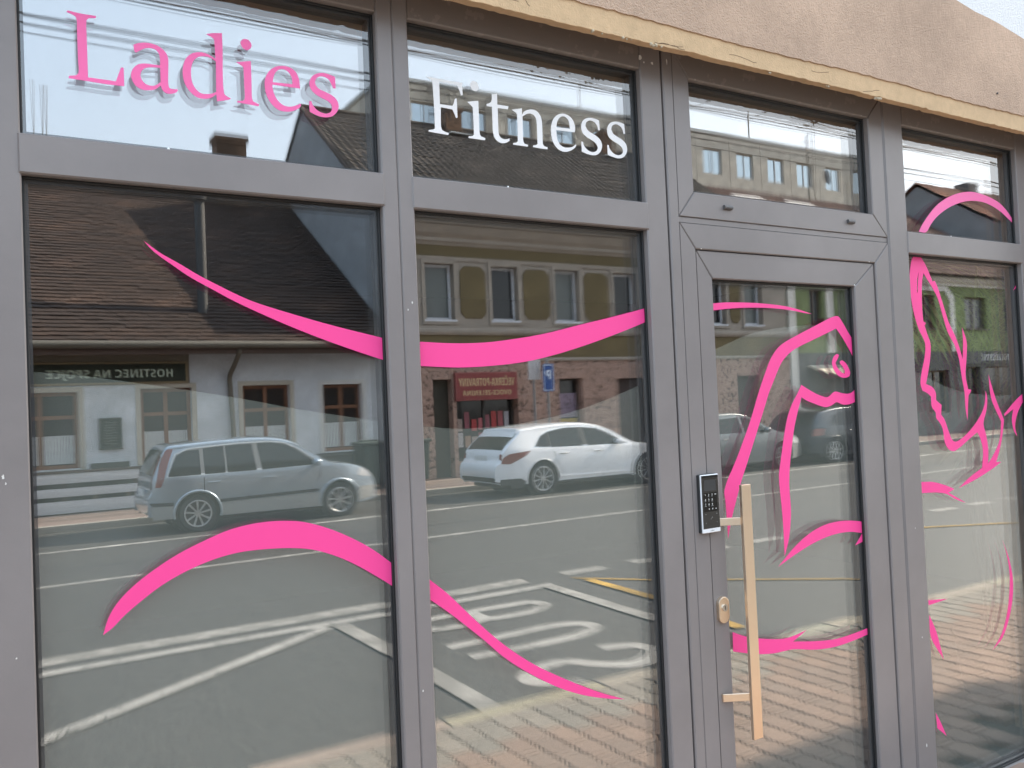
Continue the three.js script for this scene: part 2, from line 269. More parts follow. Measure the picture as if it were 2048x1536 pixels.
// access keypad on the door stile
{
  const t = thing('access_keypad', 'slim black door keypad with white edge beside the pull handle', 'keypad', [2.0165, 1.3545, 0]);
  const w = 0.0405, h = 0.0955;
  part('housing', box(-w, w, -h, h, -0.006, 0.012, 0.004), mat(0.03, 0.03, 0.03, 0.5), t);
  part('bezel', box(-w + 0.0005, w - 0.0005, -h + 0.0005, h - 0.0005, 0.0122, 0.0185, 0.003), mat(0.80, 0.80, 0.80, 0.3), t);
  const face = part('glass_face', box(-w + 0.0032, w - 0.0032, -h + 0.0150, h - 0.0035, 0.0184, 0.0192, 0.0003), mat(0.012, 0.011, 0.010, 0.12, { clearcoat: 1 }), t);
  part('display', box(-0.027, 0.025, 0.042, 0.078, 0.0191, 0.0195), mat(0.05, 0.05, 0.05, 0.1), face);
  const keys = ['1', '2', '3', 'ESC', '4', '5', '6', '▲', '7', '8', '9', '▼', '✱', '0', '#', 'OK'], sub = ['', 'ABC', 'DEF', '', 'GHI', 'JKL', 'MNO', '', 'PQRS', 'TUV', 'WXYZ', '', '', '', '', ''];
  const tx = canvasTex(512, 512, (c, W, H) => { c.fillStyle = '#0c0b0a'; c.fillRect(0, 0, W, H); c.fillStyle = '#e8e8e4'; c.textAlign = 'center'; c.textBaseline = 'middle';
    keys.forEach((k, i) => { const x = 64 + (i % 4) * 128, y = 56 + (i >> 2) * 128; c.font = 'bold ' + (k.length > 1 ? 40 : 62) + 'px sans-serif'; c.fillText(k, x, y); c.font = '26px sans-serif'; c.fillText(sub[i], x, y + 46); }); });
  const kp = part('key_legend', sheet(0.060, 0.062, 0.0004), mat(1, 1, 1, 0.25, { map: tx }), face); kp.position.set(-0.001, 0.005, 0.0195);
  const uvs = kp.geometry.attributes.uv; kp.geometry = sheet(0.060, 0.062, 0.0004); kp.geometry.clearGroups?.();
  const lt = canvasTex(256, 64, (c, W, H) => { c.fillStyle = '#d2d2d2'; c.fillRect(0, 0, W, H); c.fillStyle = '#444'; c.font = 'italic bold 50px sans-serif'; c.textAlign = 'center'; c.textBaseline = 'middle'; c.fillText('alhua', W / 2, H / 2); });
  const lg = part('maker_mark', sheet(0.020, 0.005, 0.0003), mat(1, 1, 1, 0.3, { map: lt }), t); lg.geometry = sheet(0.020, 0.005, 0.0003); lg.position.set(0.002, -h + 0.0075, 0.0186);
  const dots = [[-0.024, -0.034], [0.024, -0.034], [-0.024, -0.062], [0.024, -0.062], [0.001, -0.047], [0.004, -0.045], [-0.002, -0.050]].map(([x, y]) => box(x - 0.0008, x + 0.0008, y - 0.0008, y + 0.0008, 0.0191, 0.0194));
  const dm = mat(0.5, 0.5, 0.48, 0.4); for (const g of dots) part('card_reader_mark', g, dm, face);
}
// frosted film on the inside of the lower panes, its top edge a long wave
{
  const film = mat(0.33, 0.36, 0.31, 0.9, { transparent: true, opacity: 0.42 });
  const FT = { 1: '0.08,1.824 0.157,1.816 0.227,1.806 0.333,1.788 0.445,1.768 0.564,1.744 0.689,1.716 0.823,1.691 0.912,1.675', 2: '1.004,1.662 1.025,1.658 1.102,1.647 1.173,1.642 1.281,1.644 1.368,1.650 1.495,1.667 1.610,1.690 1.731,1.724 1.82,1.753', 3: '2.100,1.846 2.144,1.861 2.229,1.889 2.330,1.920 2.434,1.937 2.541,1.949 2.651,1.955 2.823,1.952 2.842,1.951', 4: '3.184,1.838 3.299,1.768 3.349,1.750 3.486,1.705 3.594,1.681 3.705,1.665 3.901,1.652 4.018,1.654' };
  [[1, win1, YB], [2, win2, YB], [3, door, YB + 0.02], [4, win3, 0.066]].forEach(([k, t, yb]) => {
    const P = FT[k].split(' ').map(s => s.split(',').map(Number)); const x0 = P[0][0], x1 = P[P.length - 1][0];
    const top = new THREE.SplineCurve(P.map(p => new THREE.Vector2(...p))).getPoints(50).map(v => [v.x, v.y]);
    part('frosted_film', prism([[x0, yb], [x1, yb], ...top.reverse()], ZG - 2 * GAP - 0.0032, ZG - 2 * GAP - 0.003), film, t);
  });
}
{ // knocks and splashes on the frames
  const r = rng(61), sp = mat(0.72, 0.69, 0.64, 0.8);
  const splash = (t, x, y, s, z = 0.0002, tall = 1) => { const P = [], n = 9; for (let i = 0; i < n; i++) { const a = i / n * 2 * PI, q = s * (0.5 + r() * 0.7); P.push([x + Math.cos(a) * q, y + Math.sin(a) * q * tall]); } part('paint_splash', prism(P, z - 0.0006, z + 0.0005), sp, t); };
  splash(win2, 1.822, 2.800, 0.0085); splash(win2, 1.838, 2.788, 0.003); splash(win2, 1.872, 2.790, 0.005); splash(door, 1.934, 2.806, 0.0022, 0.0022, 5);
  for (const [x, y, s] of [[0.02, 1.66, 0.0016], [0.03, 1.60, 0.003], [0.035, 1.585, 0.0018], [0.045, 1.22, 0.0015], [0.012, 1.94, 0.0015]]) splash(win1, x, y, s, 0.0002, 1.6);
  for (const [x, y, s] of [[0.985, 1.99, 0.002], [0.972, 1.97, 0.0016], [0.97, 0.96, 0.002], [0.985, 0.72, 0.0028]]) splash(win2, x, y, s, 0.0002, 2);
  for (const [x, y, s] of [[3.13, 0.72, 0.0022], [3.12, 0.30, 0.0032], [3.125, 1.15, 0.0014]]) splash(win3, x, y, s, 0.0002, 2);
}
// ---------- lettering and vinyl stickers ----------
const ZV = -0.0297; // just proud of the outer pane
function smooth(pts) { // round through the points, keeping sharp corners
  const n = pts.length, cut = [];
  for (let i = 0; i < n; i++) { const a = pts[(i + n - 1) % n], b = pts[i], c = pts[(i + 1) % n]; const u = V(b[0] - a[0], b[1] - a[1], 0).normalize(), v = V(c[0] - b[0], c[1] - b[1], 0).normalize(); if (u.dot(v) < 0.72) cut.push(i); }
  if (!cut.length) cut.push(0);
  const out = [];
  for (let k = 0; k < cut.length; k++) {
    const s = cut[k], e = cut[(k + 1) % cut.length] + (k + 1 === cut.length ? n : 0), run = [];
    for (let i = s; i <= e; i++) run.push(new THREE.Vector3(...pts[i % n], 0));
    if (run.length < 3) out.push([run[0].x, run[0].y]); else { const q = new THREE.CatmullRomCurve3(run, false, 'centripetal').getPoints((run.length - 1) * 4); q.pop(); for (const p of q) out.push([p.x, p.y]); }
  }
  return out;
}
const num = s => s.trim().split(/\s+/).map(q => q.split(',').map(Number));
function sticker(label, s, m = MT.pink, slit) {
  return solo('pink_sticker', prism(smooth(num(s)), ZV, ZV + 0.0004, 0, slit ? [num(slit)] : []), m, label, 'sticker', 'pink vinyl stickers on the shop glass');
}
// each letter is cut as one piece of vinyl: outlines (and counters) in metres on the shop front
function lettering(name, label, letters, m) {
  const t = thing(name, label, 'lettering', [0, 0, 0]);
  for (const pieces of letters) pieces.forEach(([o, ...h], k) => part(k ? 'letter_dot' : 'letter', prism(smooth(num(o)), ZV, ZV + 0.0004, 0, h.map(q => smooth(num(q)))), m, t));
}
const GL = {
  L: ['0.1786,2.6266 0.1809,2.6306 0.2089,2.6287 0.2387,2.6295 0.2380,2.6242 0.2251,2.6216 0.2195,2.6170 0.2182,2.6106 0.2181,2.5676 0.2181,2.4850 0.2758,2.4851 0.2875,2.5192 0.2932,2.5195 0.2934,2.4765 0.2559,2.4753 0.2119,2.4762 0.1788,2.4765 0.1794,2.4821 0.1941,2.4861 0.1988,2.4919 0.1988,2.5234 0.1986,2.5843 0.1982,2.6148 0.1951,2.6207'],
  a: ['0.3157,2.5776 0.3273,2.5834 0.3423,2.5872 0.3572,2.5873 0.3721,2.5831 0.3854,2.5725 0.3910,2.5596 0.3910,2.5400 0.3900,2.4925 0.3926,2.4872 0.3994,2.4863 0.4099,2.4878 0.4104,2.4835 0.4053,2.4786 0.3929,2.4739 0.3823,2.4750 0.3757,2.4813 0.3725,2.4906 0.3598,2.4796 0.3448,2.4749 0.3300,2.4750 0.3170,2.4825 0.3098,2.4958 0.3087,2.5084 0.3138,2.5220 0.3243,2.5326 0.3393,2.5373 0.3557,2.5380 0.3729,2.5385 0.3727,2.5564 0.3701,2.5673 0.3628,2.5749 0.3523,2.5762 0.3404,2.5733 0.3283,2.5654 0.3207,2.5597 0.3179,2.5620', '0.3728,2.5328 0.3554,2.5312 0.3419,2.5276 0.3328,2.5204 0.3288,2.5085 0.3314,2.4977 0.3393,2.4893 0.3511,2.4867 0.3616,2.4896 0.3725,2.4987'],
  d: ['0.4803,2.6338 0.4943,2.6385 0.5179,2.6432 0.5182,2.6105 0.5176,2.4963 0.5210,2.4902 0.5345,2.4837 0.5287,2.4804 0.5005,2.4720 0.4991,2.4893 0.4869,2.4788 0.4691,2.4737 0.4537,2.4752 0.4386,2.4861 0.4277,2.5027 0.4230,2.5242 0.4243,2.5446 0.4306,2.5640 0.4435,2.5785 0.4592,2.5854 0.4748,2.5865 0.4904,2.5817 0.5001,2.5761 0.4997,2.6071 0.4987,2.6245 0.4920,2.6288', '0.5009,2.5701 0.4883,2.5772 0.4746,2.5782 0.4608,2.5744 0.4498,2.5643 0.4435,2.5479 0.4419,2.5293 0.4442,2.5094 0.4524,2.4944 0.4637,2.4863 0.4774,2.4864 0.4893,2.4895 0.4993,2.4951'],
  i: ['0.5497,2.5771 0.5654,2.5809 0.5857,2.5858 0.5857,2.5374 0.5858,2.4904 0.5887,2.4845 0.6030,2.4795 0.6006,2.4746 0.5748,2.4758 0.5483,2.4767 0.5500,2.4805 0.5642,2.4838 0.5669,2.4875 0.5674,2.5255 0.5671,2.5667 0.5618,2.5709'],
  idot: ['0.5616,2.6271 0.5651,2.6349 0.5729,2.6391 0.5816,2.6387 0.5879,2.6309 0.5888,2.6232 0.5829,2.6143 0.5752,2.6113 0.5666,2.6158'],
  e: ['0.7089,2.5361 0.7064,2.5615 0.6977,2.5786 0.6819,2.5869 0.6636,2.5870 0.6452,2.5807 0.6289,2.5659 0.6196,2.5451 0.6184,2.5246 0.6232,2.5028 0.6349,2.4842 0.6525,2.4720 0.6707,2.4711 0.6869,2.4746 0.7059,2.4865 0.7098,2.4929 0.7086,2.4973 0.6967,2.4905 0.6804,2.4851 0.6644,2.4862 0.6489,2.4976 0.6405,2.5145 0.6375,2.5310 0.6381,2.5350', '0.6388,2.5414 0.6408,2.5531 0.6470,2.5678 0.6587,2.5777 0.6701,2.5790 0.6813,2.5724 0.6878,2.5608 0.6895,2.5441'],
  s: ['0.8038,2.5817 0.7872,2.5857 0.7742,2.5870 0.7611,2.5848 0.7464,2.5773 0.7371,2.5656 0.7339,2.5533 0.7369,2.5396 0.7477,2.5287 0.7651,2.5203 0.7811,2.5148 0.7898,2.5074 0.7922,2.4974 0.7882,2.4873 0.7781,2.4811 0.7668,2.4811 0.7525,2.4861 0.7432,2.4950 0.7394,2.5007 0.7376,2.5075 0.7317,2.5071 0.7312,2.4917 0.7322,2.4793 0.7456,2.4741 0.7615,2.4705 0.7761,2.4710 0.7910,2.4757 0.8029,2.4862 0.8096,2.4983 0.8102,2.5112 0.8044,2.5231 0.7916,2.5323 0.7755,2.5377 0.7595,2.5432 0.7510,2.5513 0.7492,2.5605 0.7541,2.5707 0.7641,2.5768 0.7754,2.5771 0.7866,2.5713 0.7927,2.5611 0.7976,2.5504 0.8045,2.5515'],
  F: ['1.0692,2.6270 1.1116,2.6264 1.1830,2.6266 1.1831,2.5909 1.1774,2.5900 1.1730,2.6024 1.1661,2.6172 1.1095,2.6182 1.1088,2.5546 1.1481,2.5554 1.1530,2.5633 1.1572,2.5779 1.1632,2.5784 1.1631,2.5234 1.1581,2.5227 1.1533,2.5342 1.1481,2.5451 1.1109,2.5464 1.1105,2.4858 1.1148,2.4808 1.1331,2.4754 1.1311,2.4702 1.0995,2.4710 1.0699,2.4721 1.0706,2.4766 1.0853,2.4803 1.0899,2.4842 1.0903,2.5363 1.0885,2.6026 1.0878,2.6147 1.0819,2.6193'],
  i2: ['1.1965,2.5743 1.2126,2.5781 1.2335,2.5826 1.2332,2.5340 1.2340,2.4861 1.2376,2.4798 1.2518,2.4765 1.2499,2.4699 1.2228,2.4701 1.1959,2.4699 1.1974,2.4751 1.2098,2.4780 1.2144,2.4825 1.2150,2.5201 1.2138,2.5609 1.2069,2.5668'],
  i2dot: ['1.2085,2.6262 1.2128,2.6342 1.2233,2.6377 1.2322,2.6345 1.2367,2.6261 1.2351,2.6155 1.2276,2.6091 1.2181,2.6106 1.2114,2.6164'],
  t: ['1.2797,2.6088 1.2979,2.6132 1.2968,2.5812 1.3350,2.5814 1.3326,2.5723 1.2976,2.5709 1.2970,2.5226 1.2977,2.4945 1.3030,2.4852 1.3145,2.4816 1.3262,2.4829 1.3339,2.4859 1.3335,2.4793 1.3234,2.4726 1.3092,2.4689 1.2954,2.4712 1.2832,2.4807 1.2787,2.4961 1.2781,2.5300 1.2783,2.5721 1.2604,2.5711 1.2608,2.5775 1.2710,2.5820 1.2778,2.5901'],
  n: ['1.3449,2.5727 1.3641,2.5775 1.3815,2.5822 1.3813,2.5636 1.3902,2.5741 1.4051,2.5815 1.4222,2.5840 1.4366,2.5796 1.4470,2.5677 1.4511,2.5516 1.4514,2.5123 1.4516,2.4833 1.4557,2.4776 1.4675,2.4759 1.4665,2.4697 1.4406,2.4695 1.4147,2.4701 1.4155,2.4752 1.4263,2.4781 1.4319,2.4819 1.4322,2.5201 1.4315,2.5531 1.4260,2.5647 1.4142,2.5703 1.3995,2.5682 1.3827,2.5582 1.3818,2.5136 1.3819,2.4829 1.3863,2.4763 1.3980,2.4747 1.3963,2.4691 1.3704,2.4693 1.3453,2.4690 1.3460,2.4744 1.3565,2.4767 1.3622,2.4815 1.3636,2.5214 1.3633,2.5621 1.3588,2.5665'],
  e2: ['1.5713,2.5349 1.5739,2.5467 1.5708,2.5639 1.5609,2.5780 1.5453,2.5857 1.5269,2.5868 1.5081,2.5794 1.4930,2.5642 1.4850,2.5458 1.4832,2.5282 1.4853,2.5047 1.4939,2.4863 1.5102,2.4731 1.5310,2.4694 1.5498,2.4745 1.5663,2.4841 1.5743,2.4928 1.5746,2.4983 1.5613,2.4890 1.5450,2.4842 1.5265,2.4837 1.5112,2.4927 1.5043,2.5093 1.5026,2.5264 1.5030,2.5330', '1.5035,2.5418 1.5069,2.5575 1.5156,2.5717 1.5291,2.5790 1.5422,2.5765 1.5509,2.5656 1.5536,2.5436'],
  s2: ['1.6681,2.5850 1.6511,2.5883 1.6319,2.5885 1.6123,2.5818 1.6007,2.5691 1.5972,2.5542 1.6017,2.5371 1.6173,2.5258 1.6388,2.5174 1.6534,2.5080 1.6584,2.4974 1.6537,2.4879 1.6395,2.4813 1.6231,2.4832 1.6099,2.4916 1.6036,2.4997 1.6012,2.5093 1.5952,2.5093 1.5953,2.4920 1.5956,2.4777 1.6143,2.4733 1.6361,2.4711 1.6557,2.4758 1.6704,2.4899 1.6753,2.5062 1.6709,2.5214 1.6563,2.5330 1.6374,2.5406 1.6214,2.5485 1.6139,2.5609 1.6173,2.5725 1.6314,2.5800 1.6478,2.5777 1.6583,2.5691 1.6635,2.5530 1.6697,2.5538'],
};
const nudge = (g, dx, dy) => g.map(s => num(s).map(p => (p[0] + dx).toFixed(4) + ',' + (p[1] + dy).toFixed(4)).join(' '));
lettering('pink_lettering', 'pink serif lettering Ladies across the top left pane', [[GL.L], [GL.a], [GL.d], [GL.i, GL.idot], [GL.e], [GL.s]], MT.pinkPale);
lettering('white_lettering', 'white serif lettering Fitness across the pane beside it', [[GL.F], [GL.i2, GL.i2dot], [GL.t], [GL.n], [GL.e2], [GL.s2], [nudge(GL.s2, 0.1011, 0.0018)]], MT.white);
sticker('pink wave stroke tapering to a point at upper left, on the leftmost window', '0.324,2.120 0.359,2.094 0.400,2.071 0.442,2.046 0.481,2.026 0.563,1.988 0.665,1.957 0.774,1.928 0.917,1.895 0.917,1.835 0.827,1.864 0.717,1.903 0.613,1.945 0.521,1.987 0.480,2.009 0.425,2.039 0.387,2.065 0.344,2.097');
sticker('thick pink wave band sagging across the window left of the door', '1.017,1.887 1.117,1.883 1.217,1.885 1.322,1.896 1.433,1.913 1.549,1.938 1.670,1.963 1.832,1.999 1.831,1.956 1.708,1.916 1.585,1.880 1.466,1.850 1.355,1.829 1.248,1.819 1.133,1.815 1.015,1.821');
sticker('thin pink stroke tapering to the right near the top of the door glass', '2.115,2.019 2.174,2.024 2.245,2.026 2.325,2.026 2.410,2.023 2.486,2.017 2.544,2.008 2.618,1.993 2.581,1.995 2.524,2.002 2.446,2.008 2.353,2.010 2.272,2.008 2.191,2.003 2.114,1.995');
sticker('pink arched stroke rising from a low left point on the leftmost window', '0.213,1.233 0.224,1.267 0.242,1.297 0.277,1.331 0.322,1.362 0.377,1.392 0.434,1.415 0.492,1.434 0.551,1.443 0.612,1.443 0.674,1.434 0.738,1.411 0.804,1.377 0.859,1.341 0.918,1.292 0.917,1.233 0.868,1.269 0.801,1.314 0.746,1.343 0.693,1.363 0.640,1.373 0.579,1.378 0.514,1.378 0.456,1.369 0.394,1.350 0.339,1.325 0.294,1.296 0.258,1.269 0.232,1.245');
sticker('pink stroke falling to a fine point, low on the window left of the door', '1.015,1.243 1.069,1.196 1.121,1.142 1.174,1.088 1.228,1.037 1.289,0.987 1.353,0.942 1.424,0.900 1.504,0.856 1.587,0.815 1.662,0.783 1.586,0.802 1.503,0.830 1.423,0.867 1.351,0.910 1.293,0.949 1.232,0.997 1.178,1.049 1.119,1.102 1.067,1.147 1.014,1.189');
sticker('large bent pink arm outline on the door glass', '2.135,1.221 2.134,1.267 2.131,1.346 2.129,1.385 2.197,1.492 2.270,1.615 2.317,1.710 2.358,1.783 2.388,1.830 2.425,1.866 2.465,1.888 2.537,1.915 2.618,1.944 2.686,1.968 2.724,1.981 2.754,1.987 2.769,1.985 2.787,1.967 2.821,1.924 2.859,1.878 2.863,1.845 2.860,1.803 2.820,1.860 2.782,1.907 2.750,1.940 2.699,1.923 2.615,1.896 2.553,1.876 2.505,1.858 2.472,1.839 2.444,1.816 2.422,1.788 2.389,1.738 2.370,1.709 2.342,1.655 2.283,1.543 2.241,1.464 2.209,1.406 2.184,1.350 2.156,1.286');
sticker('pink chest and side outline hanging inside the bent arm on the door', '2.540,1.732 2.592,1.708 2.634,1.692 2.681,1.683 2.723,1.702 2.764,1.695 2.798,1.692 2.824,1.697 2.845,1.712 2.848,1.725 2.843,1.745 2.863,1.781 2.863,1.742 2.863,1.673 2.843,1.661 2.795,1.651 2.761,1.653 2.730,1.662 2.701,1.651 2.673,1.646 2.648,1.649 2.596,1.664 2.562,1.675 2.538,1.687 2.515,1.638 2.491,1.579 2.473,1.513 2.458,1.448 2.449,1.384 2.449,1.348 2.450,1.278 2.434,1.191 2.406,1.126 2.407,1.209 2.405,1.283 2.398,1.408 2.404,1.439 2.421,1.501 2.440,1.568 2.459,1.620 2.486,1.665 2.515,1.699');
sticker('small pink curl shaped like a hook at the right of the door glass', '2.748,1.844 2.759,1.839 2.752,1.828 2.736,1.810 2.743,1.796 2.766,1.775 2.785,1.768 2.788,1.779 2.776,1.796 2.763,1.807 2.761,1.815 2.774,1.819 2.791,1.812 2.807,1.795 2.818,1.773 2.814,1.759 2.799,1.754 2.769,1.754 2.745,1.764 2.725,1.785 2.717,1.805 2.720,1.821 2.731,1.836');
sticker('pink leaf shaped stroke with a barb, right of the handle middle on the door', '2.372,1.095 2.463,1.155 2.554,1.196 2.647,1.216 2.753,1.216 2.883,1.196 2.881,1.136 2.793,1.118 2.839,1.160 2.761,1.173 2.665,1.172 2.562,1.155 2.461,1.126');
sticker('pink waist band crossing low behind the steel handle on the door', '2.134,0.907 2.193,0.882 2.292,0.856 2.385,0.841 2.450,0.844 2.499,0.851 2.426,0.823 2.545,0.803 2.659,0.791 2.778,0.795 2.892,0.805 2.890,0.782 2.776,0.770 2.657,0.764 2.543,0.773 2.424,0.796 2.329,0.800 2.247,0.812 2.132,0.842');
sticker('pink arc of hair in the top right pane above the face outline', '3.303,2.346 3.335,2.382 3.384,2.426 3.438,2.466 3.506,2.501 3.580,2.527 3.653,2.543 3.716,2.549 3.784,2.545 3.853,2.535 3.918,2.518 3.974,2.488 4.021,2.449 4.021,2.432 3.977,2.454 3.927,2.478 3.863,2.498 3.794,2.510 3.713,2.510 3.638,2.499 3.563,2.478 3.496,2.451 3.433,2.416 3.391,2.383 3.353,2.347', MT.pinkPale);
sticker('tiny pink tick near the right edge of the right window', '4.025,2.160 3.989,2.125 4.019,2.140');
sticker('pink forked collar stroke at the right edge of the right window', '3.858,1.571 3.857,1.560 3.932,1.589 3.916,1.541 3.928,1.491 3.951,1.466 3.939,1.513 3.965,1.570 4.032,1.640 4.033,1.663 3.954,1.627');
sticker('pink shoulder stroke with a split tip at left of the right window, below the chin', '3.214,1.322 3.304,1.315 3.389,1.294 3.450,1.274 3.407,1.262 3.471,1.234 3.525,1.209 3.455,1.231 3.392,1.258 3.328,1.270 3.217,1.277');
sticker('short flat pink flick at lower left of the right window', '3.227,0.845 3.356,0.831 3.229,0.825');
sticker('short slanting pink stroke below the flat flick on the right window', '3.228,0.787 3.269,0.713 3.290,0.651 3.309,0.593 3.269,0.642 3.230,0.701');
sticker('long thin pink curved line low on the right window', '3.785,1.021 3.826,0.939 3.848,0.845 3.836,0.756 3.797,0.672 3.741,0.605 3.662,0.566 3.735,0.620 3.783,0.692 3.813,0.777 3.826,0.866 3.811,0.959');
sticker('small pink wedge at the lowest left corner of the right window', '3.235,0.394 3.268,0.343 3.299,0.286 3.240,0.331');
sticker('pink outline of a face in profile with flowing hair on the right window',
  '3.255,2.240 3.307,2.241 3.339,2.207 3.379,2.142 3.394,2.147 3.411,2.122 3.443,2.052 3.477,1.974 3.515,1.920 3.546,1.863 3.563,1.815 3.574,1.892 3.572,1.953 3.600,1.892 3.593,1.826 3.578,1.746 3.591,1.688 3.613,1.684 3.603,1.670 3.592,1.663 3.582,1.612 3.574,1.555 3.564,1.602 3.563,1.674 3.548,1.747 3.536,1.819 3.510,1.877 3.467,1.930 3.438,1.998 3.409,2.072 '
  + '3.377,2.114 3.335,2.158 3.319,2.175 3.306,2.136 3.297,2.030 3.300,1.975 3.317,1.968 3.307,1.957 3.324,1.919 3.340,1.884 3.332,1.821 3.308,1.751 3.294,1.717 3.338,1.702 3.357,1.680 3.357,1.649 3.393,1.627 3.386,1.588 3.408,1.566 3.433,1.515 3.454,1.479 3.477,1.470 3.534,1.485 3.614,1.528 3.683,1.583 3.711,1.626 3.722,1.677 '
  + '3.731,1.647 3.721,1.596 3.691,1.535 3.706,1.486 3.716,1.427 3.709,1.361 3.756,1.398 3.809,1.458 3.829,1.539 3.795,1.586 3.767,1.631 3.755,1.676 3.752,1.747 3.773,1.694 3.800,1.634 3.852,1.546 3.843,1.509 3.812,1.429 3.772,1.364 3.811,1.361 3.750,1.340 3.617,1.303 3.483,1.275 3.567,1.314 3.662,1.346 3.676,1.422 '
  + '3.660,1.474 3.640,1.501 3.571,1.472 3.506,1.444 3.456,1.431 3.421,1.445 3.400,1.475 3.393,1.524 3.377,1.550 3.350,1.575 3.349,1.597 3.325,1.622 3.323,1.664 3.302,1.678 3.268,1.690 3.257,1.718 3.269,1.766 3.295,1.828 3.303,1.884 3.263,1.947 3.233,2.029 3.223,2.112 3.226,2.167 3.243,2.224', MT.pink,
  '3.288,2.181 3.274,2.148 3.268,2.099 3.272,2.089 3.278,2.135');
// ---------- ground, road, pavements ----------
const PAVE = 0.08, KERB0 = 1.80, KERB1 = 1.93, FARK = 13.45;
const asphalt = mat(0.089, 0.085, 0.079, 0.6, { map: texAsphalt, bump: texFine, scale: 0.002 });
const lineMat = mat(0.40, 0.39, 0.37, 0.8, { map: texPaint, alphaTest: 0.5 });
const lineSolid = mat(0.50, 0.485, 0.455, 0.85, { map: texWear });
const solidYellow = mat(0.60, 0.36, 0.05, 0.85, { map: texWear });
function flat(pts, y) { return new THREE.ShapeGeometry(poly(pts.map(p => [p[0], -p[1]]))).rotateX(-PI / 2).translate(0, y, 0); }
struct('ground', flat([[-400, -400], [400, -400], [400, 400], [-400, 400]], -0.06), mat(0.16, 0.15, 0.12, 1, { map: texMottle }));
struct('road', flat([[-60, KERB1 - 0.01], [130, KERB1 - 0.01], [130, FARK + 0.01], [-60, FARK + 0.01]], 0), asphalt);
struct('pavement_bed', box(-60, 130, -0.05, PAVE - 0.051, 0.0, KERB0), mat(0.10, 0.085, 0.075, 1));
{ // near pavement: wavy interlocking setts in running bond; a grey row band along the kerb
  const L = 0.21125, W = 0.131, g = 0.0026, a = 0.018, c = 0.005, SEAM = 0.955;
  const outline = (inset, len) => { // long sides zigzag, short ends straight
    const pts = [], n = len > 0.15 ? 4 : 2, hx = len / 2 - 0.0034 - inset, hy = W / 2 - g - inset, zig = t => a * (t % 2 ? 1 : -1);
    for (let i = 0; i <= n; i++) pts.push([-hx + 2 * hx * i / n, -hy + zig(i)]);
    for (let i = n; i >= 0; i--) pts.push([-hx + 2 * hx * i / n, hy + zig(i)]);
    return pts;
  };
  function paver(seed, len = L) {
    const r = rng(seed), A = outline(c, len), B = outline(0, len), h = (r() - 0.5) * 0.003, tx = (r() - 0.5) * 0.02, tz = (r() - 0.5) * 0.03, pos = [];
    const up = ([x, z], y) => [x, y + h + x * tx + z * tz, z];
    const tri = (p, q, s) => pos.push(...p, ...q, ...s);
    const faces = THREE.ShapeUtils.triangulateShape(A.map(p => new THREE.Vector2(...p)), []);
    for (const f of faces) tri(...f.map(i => up(A[i], 0)).reverse());
    for (let i = 0; i < A.length; i++) { const j = (i + 1) % A.length; tri(up(A[i], 0), up(A[j], 0), up(B[j], -0.007)); tri(up(A[i], 0), up(B[j], -0.007), up(B[i], -0.007)); tri(up(B[i], -0.007), up(B[j], -0.007), up(B[j], -0.034)); tri(up(B[i], -0.007), up(B[j], -0.034), up(B[i], -0.034)); }
    const ge = new THREE.BufferGeometry(); ge.setAttribute('position', new THREE.Float32BufferAttribute(pos, 3)); ge.computeVertexNormals();
    // outward faces
    const p = ge.attributes.position; for (let i = 0; i < p.count; i += 3) { const n = ge.attributes.normal; if (i < faces.length * 3 && n.getY(i) < 0) { for (const at of [p]) { const t = [at.getX(i + 1), at.getY(i + 1), at.getZ(i + 1)]; at.setXYZ(i + 1, at.getX(i + 2), at.getY(i + 2), at.getZ(i + 2)); at.setXYZ(i + 2, ...t); } } }
    ge.computeVertexNormals();
    return metric(ge.rotateY(PI / 2));
  }
  const geos = [1, 2, 3, 4, 5, 6].map(k => paver(k)), halves = [7, 8].map(k => paver(k, L / 2)), r = rng(99);
  const bump = { map: texMottle, bump: texFine, scale: 0.0015 };
  const reds = [[0.315, 0.215, 0.165], [0.28, 0.195, 0.152], [0.345, 0.235, 0.178], [0.30, 0.215, 0.17]].map(k => mat(...k, 0.9, bump)), greys = [[0.29, 0.255, 0.215], [0.32, 0.28, 0.235], [0.265, 0.235, 0.20]].map(k => mat(...k, 0.9, bump));
  const t = part('pavement', box(-60, 130, PAVE - 0.05, PAVE - 0.026, 0.0, KERB0), mat(0.03, 0.03, 0.026, 1), scene); t.userData.kind = 'structure';
  const rest = [[], []], list = [];
  for (let i = 0, x = -1.4; x < 17; x += W, i++) for (const [z0, n] of [[SEAM, 4], [SEAM - 5 * L, 5]]) {
    const odd = i % 2, put = (z, h) => { if (z > (x > -0.15 && x < 4.1 ? 0.03 : 0.26)) list.push([x, z, z > 1.47 + 0.03 * Math.sin(i * 2.3), h]); };
    if (odd) { put(z0 + L / 4, 1); put(z0 + n * L - L / 4, 1); for (let k = 0; k + 1 < n; k++) put(z0 + L * (k + 1), 0); } else for (let k = 0; k < n; k++) put(z0 + L * (k + 0.5), 0);
  }
  // the ones the glass mirrors largest become parts
  list.sort((p, q) => Math.hypot(p[0] - 3.6, (p[1] - 0.9) * 2.2) - Math.hypot(q[0] - 3.6, (q[1] - 0.9) * 2.2));
  list.forEach(([x, z, grey, half], i) => {
    const pool = half ? halves : geos, ge = pool[Math.floor(r() * pool.length)], k = Math.floor(r() * 12);
    if (i < 290) { const m = part('paver', ge, grey ? greys[k % 3] : reds[k % 4], t); m.position.set(x, PAVE, z); } else rest[grey ? 1 : 0].push(ge.clone().translate(x, PAVE, z));
  });
  stuff(part('paver', mergeGeometries(rest[0]), reds[0], t)); stuff(part('paver', mergeGeometries(rest[1]), greys[0], t));
